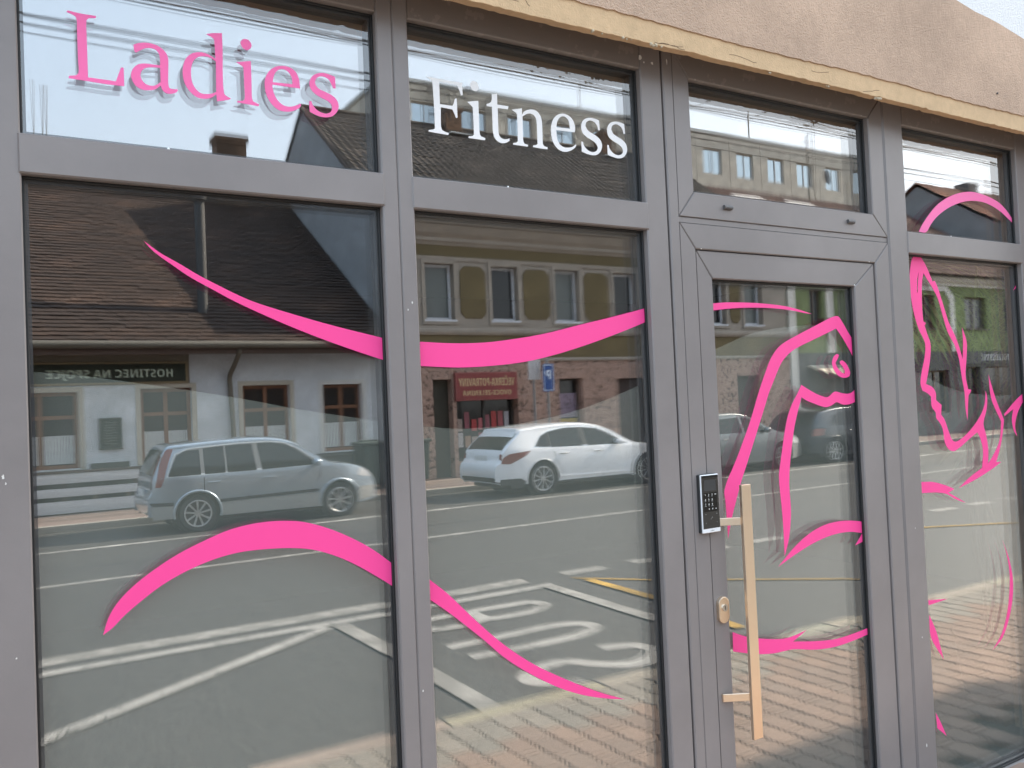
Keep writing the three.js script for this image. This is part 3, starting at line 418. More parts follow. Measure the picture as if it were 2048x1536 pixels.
  const k = part(numbered('kerb'), box(-60, -2, -0.05, PAVE, KERB0, KERB1, 0.01), mat(0.45, 0.40, 0.33, 0.9, { map: texMottle }), scene); k.userData.kind = 'structure';
  for (let x = -2; x < 18; x += 1) part('kerb_stone', box(x + 0.003, x + 0.997, -0.05, PAVE + (r() - 0.5) * 0.003, KERB0, KERB1, 0.012), mat(0.40 + r() * 0.08, 0.36 + r() * 0.06, 0.30 + r() * 0.05, 0.9, { map: texMottle, bump: texFine, scale: 0.002 }), k);
  part('kerb_stone', box(18, 130, -0.05, PAVE, KERB0, KERB1, 0.01), k.material, k);
}
// far pavement
struct('far_pavement', box(-60, 130, -0.05, 0.10, FARK + 0.12, 15.9), mat(0.34, 0.25, 0.215, 0.9, { map: texWear, bump: texRough, scale: 0.004 }));
struct('far_kerb', box(-60, 130, -0.05, 0.11, FARK, FARK + 0.12, 0.012), mat(0.36, 0.33, 0.29, 0.9, { map: texMottle }));
{ // road markings
  const y = 0.004, line = (x0, x1, z, w) => flat([[x0, z - w / 2], [x1, z - w / 2], [x1, z + w / 2], [x0, z + w / 2]], y);
  const stroke = (pts, w, yy = y) => { // a painted stroke of even width along a smooth path on the road
    const cv = new THREE.CatmullRomCurve3(pts.map(p => V(p[0], 0, p[1])), false, 'centripetal'), n = (pts.length - 1) * 8, P = cv.getPoints(n), a = [], b = [];
    for (let i = 0; i <= n; i++) { const d = V().subVectors(P[Math.min(i + 1, n)], P[Math.max(i - 1, 0)]).normalize(); a.push([P[i].x - d.z * w / 2, P[i].z + d.x * w / 2]); b.push([P[i].x + d.z * w / 2, P[i].z - d.x * w / 2]); }
    return flat([...a, ...b.reverse()], yy);
  };
  const q = (name, g, m, label, grp) => solo(name, g, m, label, 'road marking', grp);
  q('road_line', line(-12, 60, 8.27, 0.13), lineSolid, 'thin unbroken white line along the middle of the road');
  q('road_line', line(-12, 60, 11.05, 0.13), lineSolid, 'thin white line beside the parked cars');
  q('road_line', flat([[-12, 4.79], [4.42, 4.86], [4.46, 5.08], [-12, 5.03]], y), lineSolid, 'broad white edge line bounding the bus bay');
  q('road_line', flat([[-12, 4.50], [4.5, 4.56], [4.56, 4.69], [-12, 4.62]], y + 0.004), lineMat, 'worn narrower white line inside the broad bus bay line');
  const ORD = ['first', 'second', 'third', 'fourth', 'fifth', 'sixth', 'seventh', 'eighth', 'ninth', 'tenth', 'eleventh', 'twelfth', 'thirteenth', 'fourteenth'];
  const dash = q('lane_dash', flat([[0, 4.89], [0.52, 4.89], [0.55, 5.08], [0.03, 5.08]], y), lineSolid, 'first short white road dash beyond the end of the broad bus bay line', 'white dashes continuing the bus bay line');
  dash.position.x = 4.88;
  for (let i = 1; i < 14; i++) { const d = dash.clone(); d.name = numbered('lane_dash'); d.position.x = 4.88 + 0.885 * i; d.userData.label = ORD[i] + ' short white road dash beyond the end of the broad bus bay line'; scene.add(d); }
  q('zigzag_line', stroke([[0.20, 3.16], [2.28, 4.50]], 0.115, 0.012), lineMat, 'slanting white line of the bus bay zigzag, far left');
  q('zigzag_line', stroke([[2.40, 4.50], [2.41, 3.4], [2.39, 1.98]], 0.135, 0.012), lineSolid, 'white zigzag line running to the kerb in front of the bus letters');
  q('zigzag_line', stroke([[4.46, 4.60], [4.39, 3.0]], 0.13, 0.012), lineSolid, 'white zigzag line closing the bus bay behind the bus letters');
  q('yellow_line', stroke([[4.84, 4.73], [5.37, 4.12], [5.92, 3.6], [6.75, 2.85]], 0.045, 0.009), solidYellow, 'thin slanting yellow line beside the end of the bus bay');
  q('yellow_line', stroke([[4.90, 4.55], [4.84, 3.5], [4.68, 2.4]], 0.10, 0.013), solidYellow, 'broad yellow line running from the bay end towards the kerb');
  q('yellow_line', stroke([[9.2, 4.5], [9.7, 4.23], [10.8, 3.64], [11.6, 3.2]], 0.06, 0.009), solidYellow, 'yellow line slanting across the road further along');
  const t = thing('bus_lettering', 'white worn letters BUS painted on the road by the kerb', 'road marking', [0, y, 0]);
  const W = 0.12, B = [stroke([[2.84, 4.20], [3.48, 4.22], [4.00, 4.18]], W, 0), stroke([[3.98, 4.17], [4.03, 4.03], [3.88, 3.89], [3.69, 3.86], [3.42, 3.90], [3.40, 4.20]], W, 0.002), stroke([[3.42, 3.91], [3.15, 3.85], [2.97, 3.86], [2.84, 3.95], [2.84, 4.18]], W, 0.004)];
  part('letter', B, lineMat, t);
  part('letter', [stroke([[2.78, 3.37], [3.29, 3.375], [3.74, 3.37], [3.91, 3.26], [3.90, 3.13], [3.68, 3.03], [3.22, 3.02], [2.79, 3.05]], W, 0)], lineMat, t);
  part('letter', [stroke([[3.60, 2.66], [3.82, 2.56], [3.85, 2.40], [3.69, 2.26], [3.51, 2.25], [3.36, 2.38], [3.24, 2.55], [3.07, 2.56], [2.91, 2.49], [2.83, 2.40], [2.85, 2.31], [2.95, 2.23], [3.10, 2.16]], W, 0)], lineMat, t);
}
// ---------- houses across the street ----------
const ZF = 15.8;
const darkGlass = mat(0.018, 0.02, 0.022, 0.06), woodBrown = mat(0.20, 0.085, 0.04, 0.55), curtain = mat(0.62, 0.62, 0.60, 0.9), cream = mat(0.46, 0.41, 0.33, 0.85), zinc = mat(0.16, 0.14, 0.11, 0.5, { metalness: 0.5 });
function wall(name, pts, holes, z0, z1, m, t) { return part(name, prism(pts, z0, z1, 0, holes), m, t); }
// window set back in a wall that faces the road: frame, two casements, panes
function houseWindow(t, x0, x1, y0, y1, o = {}) {
  const { back = 0.14, fw = 0.055, m = woodBrown, split = 1, transom = 0, pane = darkGlass, sill, curt } = o;
  const f = [prism(rect(x0, x1, y0, y1), back, back + 0.06, 0, [hole(x0 + fw, x1 - fw, y0 + fw, y1 - fw)])];
  for (let i = 1; i < split + 1 && split; i++) { const x = x0 + (x1 - x0) * i / (split + 1); f.push(box(x - fw * 0.55, x + fw * 0.55, y0 + fw, y1 - fw, back - 0.004, back + 0.056)); }
  if (transom) f.push(box(x0 + fw, x1 - fw, transom - fw * 0.5, transom + fw * 0.5, back - 0.008, back + 0.052));
  const w = part('window', f, m, t);
  part('pane', box(x0 + fw * 0.5, x1 - fw * 0.5, y0 + fw * 0.5, y1 - fw * 0.5, back + 0.03, back + 0.036), pane, w);
  if (sill) part('sill', box(x0 - 0.05, x1 + 0.05, y0 - 0.045, y0, -0.05, back), sill, w);
  if (curt) { const cg = [], n = 22, xa = x0 + fw, xb = x1 - fw; for (let i = 0; i < n; i++) { const a = xa + (xb - xa) * i / n; if (Math.abs(i - n / 2) < 1) continue; cg.push(box(a + 0.003, a + (xb - xa) / n - 0.006, y0 + fw + 0.02, y0 + curt, back + 0.012 + (i % 2) * 0.006, back + 0.020 + (i % 2) * 0.006)); } part('curtain', cg, curtain, w); }
  return w;
}
const PLACE = (o, m) => { o.applyMatrix4?.(m); return o; };
// a roof slope laid in courses. (y,z) of eave and ridge; each course is a strip of single tiles, a little uneven
function tiledSlope(t, x0, x1, eave, ridge, course, width, m, ribs, seed, xr0 = x0, xr1 = x1) {
  const r = rng(seed), dy = ridge[0] - eave[0], dz = ridge[1] - eave[1], len = Math.hypot(dy, dz), n = Math.round(len / course), ny = Math.abs(dz) / len, uz = dz / len, uy = dy / len;
  const nrm = [0, ny, -uy * Math.sign(dz)];
  for (let k = 0; k < n; k++) {
    const s0 = len * k / n - 0.02, s1 = len * (k + 1) / n + 0.03, f = k / n, a0 = x0 + (xr0 - x0) * f, a1 = x1 + (xr1 - x1) * f, gs = [], off = ribs ? 0 : (k % 2) * width / 2;
    const P = (x, s, h) => [x, eave[0] + uy * s + nrm[1] * h, eave[1] + uz * s + nrm[2] * h];
    const pos = [], quad = (a, b, c, d) => pos.push(...a, ...b, ...c, ...a, ...c, ...d);
    for (let x = a0 - off; x < a1 - 0.01; x += width) {
      const xa = Math.max(x, a0), xb = Math.min(x + width, a1), j = (r() - 0.5) * 0.012, sj = (r() - 0.5) * 0.018, h = 0.030 + j;
      if (ribs) { // pantile: a trough and a roll
        const q = 5; for (let i = 0; i < q; i++) { const u0 = i / q, u1 = (i + 1) / q, hh = u => h + 0.028 * Math.pow(Math.sin(u * PI), 2) * 1.7, A = xa + (xb - xa) * u0, B = xa + (xb - xa) * u1;
          quad(P(A, s0 + sj, hh(u0)), P(A, s1, hh(u0) - 0.022), P(B, s1, hh(u1) - 0.022), P(B, s0 + sj, hh(u1))); quad(P(A, s0 + sj, hh(u0)), P(B, s0 + sj, hh(u1)), P(B, s0 + sj, hh(u1) - 0.035), P(A, s0 + sj, hh(u0) - 0.035)); }
      } else {
        quad(P(xa + 0.003, s0 + sj, h), P(xa + 0.003, s1, h - 0.026), P(xb - 0.003, s1, h - 0.026), P(xb - 0.003, s0 + sj, h));
        quad(P(xa + 0.003, s0 + sj, h), P(xb - 0.003, s0 + sj, h), P(xb - 0.003, s0 + sj, h - 0.03), P(xa + 0.003, s0 + sj, h - 0.03));
      }
    }
    const ge = new THREE.BufferGeometry(); ge.setAttribute('position', new THREE.Float32BufferAttribute(pos, 3)); ge.computeVertexNormals();
    part('tile_course', metric(ge), Array.isArray(m) ? m[Math.floor(r() * m.length)] : m, t);
  }
}
const brownTiles = [[0.084, 0.046, 0.029], [0.068, 0.037, 0.024], [0.098, 0.054, 0.034]].map(k => mat(...k, 0.85, { map: texWear, bump: texRough, scale: 0.004 }));
const greyTiles = [[0.105, 0.082, 0.063], [0.090, 0.070, 0.054], [0.12, 0.093, 0.071]].map(k => mat(...k, 0.85, { map: texWear }));
const redTiles = [[0.36, 0.13, 0.065], [0.31, 0.11, 0.055], [0.40, 0.155, 0.08]].map(k => mat(...k, 0.85, { map: texWear }));
const brownRed = [[0.22, 0.10, 0.065], [0.19, 0.088, 0.06]].map(k => mat(...k, 0.85, { map: texWear }));
function textBoard(parent, text, x0, x1, y0, y1, z, bg, fg, font, name = 'lettering', pad = 0.5, sub) { // printed board facing the road (-z)
  const W = 1024, H = Math.max(32, Math.round(1024 * (y1 - y0) / (x1 - x0)));
  const tx = canvasTex(W, H, (c) => { c.fillStyle = bg; c.fillRect(0, 0, W, H); c.fillStyle = fg; c.textAlign = 'center'; c.textBaseline = 'middle'; const put = (tt, s, y) => { c.font = font.replace('#', s); const k = Math.min(1, W * 0.93 / c.measureText(tt).width); c.save(); c.translate(W / 2, y); c.scale(k, 1); c.fillText(tt, 0, 0); c.restore(); }; put(text, H * pad, sub ? H * 0.34 : H * 0.53); if (sub) put(sub, H * pad * 0.62, H * 0.76); });
  const m = new THREE.Mesh(new THREE.PlaneGeometry(x1 - x0, y1 - y0).rotateY(PI), mat(1, 1, 1, 0.6, { map: tx })); m.name = name; m.position.set((x0 + x1) / 2, (y0 + y1) / 2, z); parent.add(m); return m;
}
{ // ----- the inn -----
  const t = thing('inn', 'low white inn with dark tiled roof and green name board', 'building', [0, 0, ZF]);
  const white = mat(0.86, 0.88, 0.90, 0.9, { map: texMottle, bump: texFine, scale: 0.003 });
  const ops = [[0.22, 1.50, 0.90, 2.33], [2.58, 3.53, 0.90, 2.36], [4.53, 5.51, 0.90, 2.37], [6.23, 7.12, 0.90, 2.35], [-2.4, -1.3, 0.9, 2.35]];
  wall('wall', rect(-4, 7.72, 0, 3.12), ops.map(o => hole(...o)), 0, 0.35, white, t);
  part('wall', [box(-4, -3.65, 0, 3.1, 0.35, 12), box(7.4, 7.72, 0, 3.1, 0.35, 12), box(-4, 7.72, 0, 3.1, 11.7, 12)], white, t);
  part('plinth', [box(-4, 7.74, 0, 0.80, -0.04, -0.001), box(-4, 7.76, 0.80, 0.87, -0.07, -0.001)], mat(0.13, 0.14, 0.125, 0.9, { map: texMottle }), t);
  ops.forEach((o, i) => { houseWindow(t, ...o, { split: 1, transom: 1.86, curt: 0.62, pane: darkGlass, fw: 0.07 });
    part('window_surround', prism(rect(o[0] - 0.09, o[1] + 0.09, o[2] - 0.02, o[3] + 0.09), -0.02, 0.001, 0, [hole(o[0], o[1], o[2] - 0.019, o[3])]), i < 3 ? cream : mat(0.60, 0.58, 0.54, 0.9), t); });
  part('fascia', [box(-4.2, 7.74, 2.98, 3.14, -0.62, -0.58), box(-4.2, 7.74, 3.10, 3.13, -0.58, 0.02)], mat(0.09, 0.055, 0.04, 0.8), t);
  part('frieze', box(-4, 3.50, 2.44, 3.10, -0.012, -0.001), mat(0.30, 0.25, 0.19, 0.9, { map: texMottle }), t);
  const gut = []; for (let x = -4.2; x < 7.7; x += 0.5) gut.push(0);
  part('gutter', new THREE.CylinderGeometry(0.075, 0.075, 11.9, 10, 1, true, PI / 2, PI).rotateZ(PI / 2).translate(1.77, 3.16, -0.68), zinc, t);
  part('downpipe', [tube([V(4.34, 3.10, -0.66), V(4.34, 3.0, -0.60), V(4.30, 2.75, -0.3), V(4.26, 2.55, -0.10), V(4.27, 2.3, -0.075), V(4.30, 1.6, -0.075), V(4.32, 0.1, -0.075)], 0.05, 60, 10)], zinc, t);
  // roof 32 degrees, eave y 3.2, ridge y 8.05
  tiledSlope(t, -4.3, 7.74, [3.17, -0.66], [7.85, 6.7], 0.165, 0.19, brownTiles, false, 3);
  tiledSlope(t, -4.3, 7.74, [3.17, 14.0], [7.85, 6.7], 0.66, 0.8, brownTiles, false, 4);
  part('ridge_cap', bar(V(-4.3, 7.86, 6.7), V(7.74, 7.86, 6.7), 0.11, 8), brownTiles[0], t);
  part('roof_deck', profX([[-0.6, 3.14], [6.7, 7.8], [13.9, 3.14]], -4.25, 7.7), mat(0.06, 0.04, 0.03, 1), t);
  part('chimney', [box(5.66, 6.46, 7.0, 9.42, 6.3, 6.9), box(5.60, 6.52, 9.42, 9.6, 6.24, 6.96)], mat(0.22, 0.13, 0.08, 0.9, { map: texWear }), t);
  part('flue', [bar(V(3.92, 3.5, 0.55), V(3.92, 6.25, 0.55), 0.105, 16), bar(V(3.92, 6.25, 0.55), V(3.92, 6.32, 0.55), 0.15, 16)], mat(0.05, 0.05, 0.05, 0.6), t);
  part('aerial', [bar(V(1.24, 7.9, 6.6), V(1.22, 10.5, 6.6), 0.012, 5), bar(V(1.42, 7.9, 6.6), V(1.44, 10.4, 6.6), 0.012, 5), bar(V(1.50, 7.9, 6.6), V(1.53, 10.4, 6.6), 0.012, 5)], zinc, t);
  // name board over the windows
  const b = part('name_board', prism(rect(0.70, 3.46, 2.45, 2.88), -0.055, -0.013, 0.004), mat(0.23, 0.17, 0.09, 0.7), t);
  textBoard(b, 'HOSTINEC NA SPOJCE', 0.75, 3.42, 2.49, 2.84, -0.058, '#1c2412', '#b9c2ae', 'bold #px sans-serif', 'lettering', 0.62);
}
{ // in front of the inn
  const w = mat(0.70, 0.70, 0.70, 0.75, { map: texMottle });
  const t = thing('plank_fence', 'low fence of white planks in front of the inn with dark gaps', 'fence', [0, 0.10, 15.38]);
  for (const [a, b] of [[0.02, 0.24], [0.32, 0.47], [0.56, 0.74]]) part('plank', box(-4.2, 2.46, a, b, 0, 0.03, 0.004), w, t);
  for (const x of [-3.6, -2.4, -1.2, 0, 1.2, 2.4]) part('post', box(x - 0.04, x + 0.04, -0.02, 0.72, 0.033, 0.10), mat(0.09, 0.08, 0.07, 0.9), t);
  part('top_rail', box(-4.2, 2.5, 0.745, 0.785, -0.02, 0.10, 0.006), mat(0.10, 0.075, 0.06, 0.8), t);
  const mb = thing('menu_board', 'dark green chalk menu board on the white wall between the inn windows', 'menu board', [2.03, 1.22, 15.78]);
  part('frame', prism(rect(-0.20, 0.20, 0, 0.60), -0.04, 0, 0.004, [hole(-0.17, 0.17, 0.03, 0.57)]), mat(0.05, 0.06, 0.045, 0.7), mb);
  const chalk = canvasTex(256, 384, (c, W, H) => { c.fillStyle = '#22291f'; c.fillRect(0, 0, W, H); const r = rng(8); c.strokeStyle = '#9aa295'; c.lineWidth = 3; for (let i = 0; i < 9; i++) { const y = 40 + i * 36; c.beginPath(); c.moveTo(40 + r() * 30, y); for (let k = 0; k < 8; k++) c.lineTo(60 + k * 20 + r() * 8, y + (r() - 0.5) * 16); c.stroke(); } });
  const sl = part('slate', new THREE.PlaneGeometry(0.34, 0.54).rotateY(PI), mat(1, 1, 1, 0.8, { map: chalk }), mb); sl.geometry = new THREE.PlaneGeometry(0.34, 0.54).rotateY(PI); sl.position.set(0, 0.30, -0.02);
  const bench = thing('bench', 'small bench of pale wood under the menu board', 'bench', [2.0, 0.10, 15.55]);
  part('seat', box(-0.34, 0.34, 0.40, 0.45, -0.16, 0.16, 0.006), mat(0.34, 0.27, 0.2, 0.8), bench);
  for (const x of [-0.28, 0.28]) for (const z of [-0.12, 0.12]) part('leg', box(x - 0.025, x + 0.025, 0, 0.40, z - 0.025, z + 0.025), mat(0.16, 0.13, 0.10, 0.8), bench);
  part('backrest', box(-0.34, 0.34, 0.62, 0.88, 0.13, 0.16, 0.006), mat(0.06, 0.065, 0.055, 0.8), bench);
  const bin0 = thing('waste_container', 'dark green wheeled waste container at the right end of the inn', 'waste container', [7.0, 0.10, 14.98], 0, 'two green waste containers by the inn');
  const gm = mat(0.035, 0.05, 0.04, 0.5);
  part('tub', prism([[-0.28, 0.12], [0.28, 0.12], [0.33, 0.92], [-0.33, 0.92]], -0.33, 0.33, 0.02), gm, bin0);
  part('lid', [box(-0.36, 0.36, 0.925, 0.985, -0.37, 0.36, 0.02), box(-0.2, 0.2, 0.96, 1.02, 0.2, 0.34, 0.02)], gm, bin0);
  for (const x of [-0.25, 0.25]) part('wheel', new THREE.CylinderGeometry(0.1, 0.1, 0.05, 16).rotateZ(PI / 2).translate(x, 0.1, 0.28), MT.dark, bin0);
  const bin1 = bin0.clone(); bin1.name = numbered('waste_container'); bin1.position.x = 7.85; bin1.userData.label = 'second dark green waste container, standing against the corner house wall'; scene.add(bin1);
}
{ // ----- brown two-storey house with the corner shop -----
  const t = thing('corner_house', 'two storey house with ochre panels between its upper windows and a shop below', 'building', [0, 0, ZF]);
  const X0 = 7.76, X1 = 20.95;
  const plaster = mat(0.52, 0.44, 0.36, 0.9, { map: texMottle, bump: texFine, scale: 0.003 }), ochre = mat(0.235, 0.175, 0.085, 0.9, { map: texMottle, bump: texFine, scale: 0.003 }), stone = mat(0.56, 0.40, 0.335, 0.95, { map: texStone, bump: texStoneBump, scale: 0.02 });
  const wx = [8.78, 10.56, 12.42, 14.30, 16.05, 17.65, 19.15], up = wx.map(x => [x, x + 0.74, 3.80, 5.12]);
  wall('wall', rect(X0, X1, 3.44, 5.56), up.map(o => hole(...o)), 0, 0.4, plaster, t);
  part('wall', [box(X0, X0 + 0.4, 0, 6.1, 0.4, 11), box(X1 - 0.4, X1, 0, 6.1, 0.4, 11), box(X0, X1, 0, 6.1, 10.6, 11)], mat(0.40, 0.41, 0.42, 0.9, { map: texMottle }), t);
  const dn = [[8.86, 9.36, 0.1, 2.40], [9.46, 11.16, 0.45, 1.98], [12.40, 13.14, 0.95, 2.35], [14.28, 15.25, 0.1, 2.32], [16.6, 17.8, 0.9, 2.3], [18.7, 19.6, 0.1, 2.3]];
  wall('stone_wall', rect(X0, X1, 0, 2.82), dn.map(o => hole(...o)), -0.03, 0.4, stone, t);
  part('ochre_band', [box(X0, X1, 2.82, 3.44, -0.012, 0.3), box(X0, X1, 5.30, 5.555, -0.012, -0.001)], ochre, t);
  part('moulding', [profX([[0, 3.44], [-0.05, 3.44], [-0.09, 3.50], [-0.09, 3.56], [-0.05, 3.60], [-0.05, 3.655], [0, 3.66]], X0, X1), profX([[-0.03, 2.80], [-0.06, 2.80], [-0.07, 2.84], [-0.06, 2.88], [-0.012, 2.89]], X0, X1), profX([[0, 5.20], [-0.03, 5.20], [-0.035, 5.29], [0, 5.30]], X0, X1)], plaster, t);
  part('cornice', profX([[0.3, 5.556], [-0.03, 5.556], [-0.07, 5.62], [-0.11, 5.64], [-0.11, 5.72], [-0.20, 5.80], [-0.32, 5.98], [-0.36, 6.0], [-0.36, 6.07], [-0.42, 6.09], [-0.42, 6.13], [0.3, 6.13]], X0 - 0.02, X1), plaster, t);
  up.forEach((o, i) => { houseWindow(t, ...o, { back: 0.15, split: 0, fw: 0.065, m: mat(0.62, 0.62, 0.64, 0.5), pane: i % 2 ? darkGlass : mat(0.13, 0.14, 0.13, 0.25), sill: mat(0.68, 0.68, 0.70, 0.5) });
    part('window_surround', prism(rect(o[0] - 0.10, o[1] + 0.10, 3.68, 5.20), -0.035, -0.001, 0.008, [hole(o[0], o[1], o[2], o[3])]), plaster, t); });
  for (let i = 0; i + 1 < wx.length; i++) { const a = wx[i] + 0.74 + 0.17, b = wx[i + 1] - 0.17, c = 0.13, y0 = 3.84, y1 = 5.09; part('ochre_panel', prism([[a + c, y0], [b - c, y0], [b, y0 + c], [b, y1 - c], [b - c, y1], [a + c, y1], [a, y1 - c], [a, y0 + c]], -0.02, -0.001, 0.006), ochre, t); }
  { const a = X0 + 0.12, b = wx[0] - 0.2; part('ochre_panel', box(a, b, 3.84, 5.09, -0.02, -0.001), ochre, t); }
  // gable end and roof
  part('gable', new THREE.ExtrudeGeometry(poly([[-0.02, 6.1], [-11, 6.1], [-5.25, 10.2]]), { depth: 0.3, bevelEnabled: false }).rotateY(PI / 2).translate(X0, 0, 0), mat(0.40, 0.41, 0.42, 0.9, { map: texMottle, side: THREE.DoubleSide }), t);
  part('verge_board', [bar(V(X0 - 0.03, 6.05, -0.35), V(X0 - 0.03, 10.3, 5.25), 0.07, 6)], mat(0.1, 0.075, 0.06, 0.9), t);
  tiledSlope(t, X0 - 0.06, X1 + 0.02, [6.13, -0.45], [10.28, 5.25], 0.34, 0.21, greyTiles, true, 12);
  tiledSlope(t, X0 - 0.06, X1 + 0.02, [6.13, 11.0], [10.28, 5.25], 0.7, 0.8, greyTiles, false, 13);
  part('roof_deck', profX([[-0.4, 6.09], [5.25, 10.24], [10.9, 6.09]], X0 + 0.36, X1 - 0.02), MT.dark, t);
  part('ridge_cap', bar(V(X0 - 0.06, 10.30, 5.25), V(X1, 10.30, 5.25), 0.1, 8), greyTiles[0], t);
  const brick = mat(0.20, 0.125, 0.08, 0.95, { map: texStone });
  for (const x of [12.15, 18.06]) { const c = part('chimney', [box(x, x + 0.55, 9.6, 10.78, 5.0, 5.5), box(x - 0.04, x + 0.59, 10.78, 10.9, 4.96, 5.54)], brick, t); part('flashing', box(x - 0.1, x + 0.65, 9.95, 9.99, 4.55, 5.0), mat(0.5, 0.5, 0.48, 0.5), c); }
  // ground floor openings
  part('door', [box(8.86, 9.36, 0.1, 2.40, 0.2, 0.26), box(8.90, 9.32, 1.95, 2.0, 0.17, 0.2)], mat(0.055, 0.05, 0.035, 0.6), t);
  const sh = houseWindow(t, 9.46, 11.16, 0.45, 1.98, { back: 0.2, split: 1, fw: 0.06, m: mat(0.05, 0.045, 0.04, 0.6) });
  const pr = rng(71), pm = [[0.45, 0.42, 0.42], [0.42, 0.12, 0.13], [0.38, 0.30, 0.26], [0.10, 0.28, 0.36], [0.44, 0.06, 0.06], [0.35, 0.22, 0.15], [0.5, 0.48, 0.5], [0.3, 0.1, 0.12]].map(k => mat(...k, 0.6));
  for (let i = 0; i < 16; i++) { const x = 9.6 + (i % 8) * 0.185, y = 0.7 + (i >> 3) * 0.45 + pr() * 0.1; part('poster', box(x, x + 0.12 + pr() * 0.06, y, y + 0.25 + pr() * 0.16, 0.222 - 0.002 * (i % 3), 0.228), pm[(i * 5 + (i >> 2)) % pm.length], sh); }
  const w2 = houseWindow(t, 12.40, 13.14, 0.95, 2.35, { back: 0.2, split: 0, fw: 0.05, m: mat(0.05, 0.045, 0.04, 0.6) });
  part('poster', box(12.46, 13.08, 1.36, 1.98, 0.223, 0.228), mat(0.40, 0.34, 0.46, 0.6, { map: texStone }), w2); part('poster', box(12.46, 13.08, 1.12, 1.33, 0.223, 0.228), mat(0.55, 0.40, 0.04, 0.6, { map: texStone }), w2);
  part('door', box(14.28, 15.25, 0.1, 2.32, 0.2, 0.26), mat(0.05, 0.03, 0.025, 0.6), t); houseWindow(t, 16.6, 17.8, 0.9, 2.3, { split: 1 }); part('door', box(18.7, 19.6, 0.1, 2.3, 0.2, 0.26), mat(0.07, 0.06, 0.05, 0.6), t);
}
{ // red shop sign over the window
  const t = thing('shop_sign', 'faded red shop sign with yellow letters over the corner shop window', 'sign', [0, 0, ZF - 0.14]);
  part('board', box(9.40, 11.10, 1.88, 2.55, 0.005, 0.10, 0.01), mat(0.30, 0.085, 0.075, 0.6), t);
  textBoard(t, 'VEČERKA-POTRAVINY', 9.43, 11.07, 1.91, 2.52, 0.002, '#8a3f3c', '#c9b184', 'bold #px sans-serif', 'lettering', 0.42, 'OVOCE-ZELENINA');
}
{ // street signs on their posts
  const t = thing('parking_sign', 'narrow blue parking sign on a grey post in front of the corner shop', 'street sign', [10.80, 0.10, 13.9]);
  part('post', bar(V(0, 0, 0), V(0, 2.62, 0), 0.03, 10), mat(0.3, 0.3, 0.3, 0.4, { metalness: 0.7 }), t);
  const p = part('plate', box(-0.145, 0.145, 1.90, 2.52, -0.05, -0.035, 0.003), mat(0.02, 0.09, 0.26, 0.45), t);
  const tx = canvasTex(256, 512, (c, W, H) => { c.fillStyle = '#12407e'; c.fillRect(0, 0, W, H); c.strokeStyle = '#c8d0da'; c.lineWidth = 12; c.strokeRect(16, 16, W - 32, H - 32); c.fillStyle = '#c8d0da'; c.font = 'bold 250px sans-serif'; c.textAlign = 'center'; c.textBaseline = 'middle'; c.fillText('P', W / 2, 200); });
  const f = part('sign_face', new THREE.PlaneGeometry(0.27, 0.60).rotateY(PI), mat(1, 1, 1, 0.45, { map: tx }), p); f.geometry = new THREE.PlaneGeometry(0.27, 0.60).rotateY(PI); f.position.set(0, 2.21, -0.0515);
  const g = thing('blank_sign', 'pale grey blank back of a sign, left of the blue parking sign', 'street sign', [10.56, 0.10, 14.1]);
  part('post', bar(V(0, 0, 0), V(0, 2.7, 0), 0.03, 10), mat(0.3, 0.3, 0.3, 0.4, { metalness: 0.7 }), g);
  part('plate', box(-0.16, 0.16, 2.18, 2.62, -0.05, -0.035, 0.003), mat(0.42, 0.41, 0.42, 0.6), g);
}
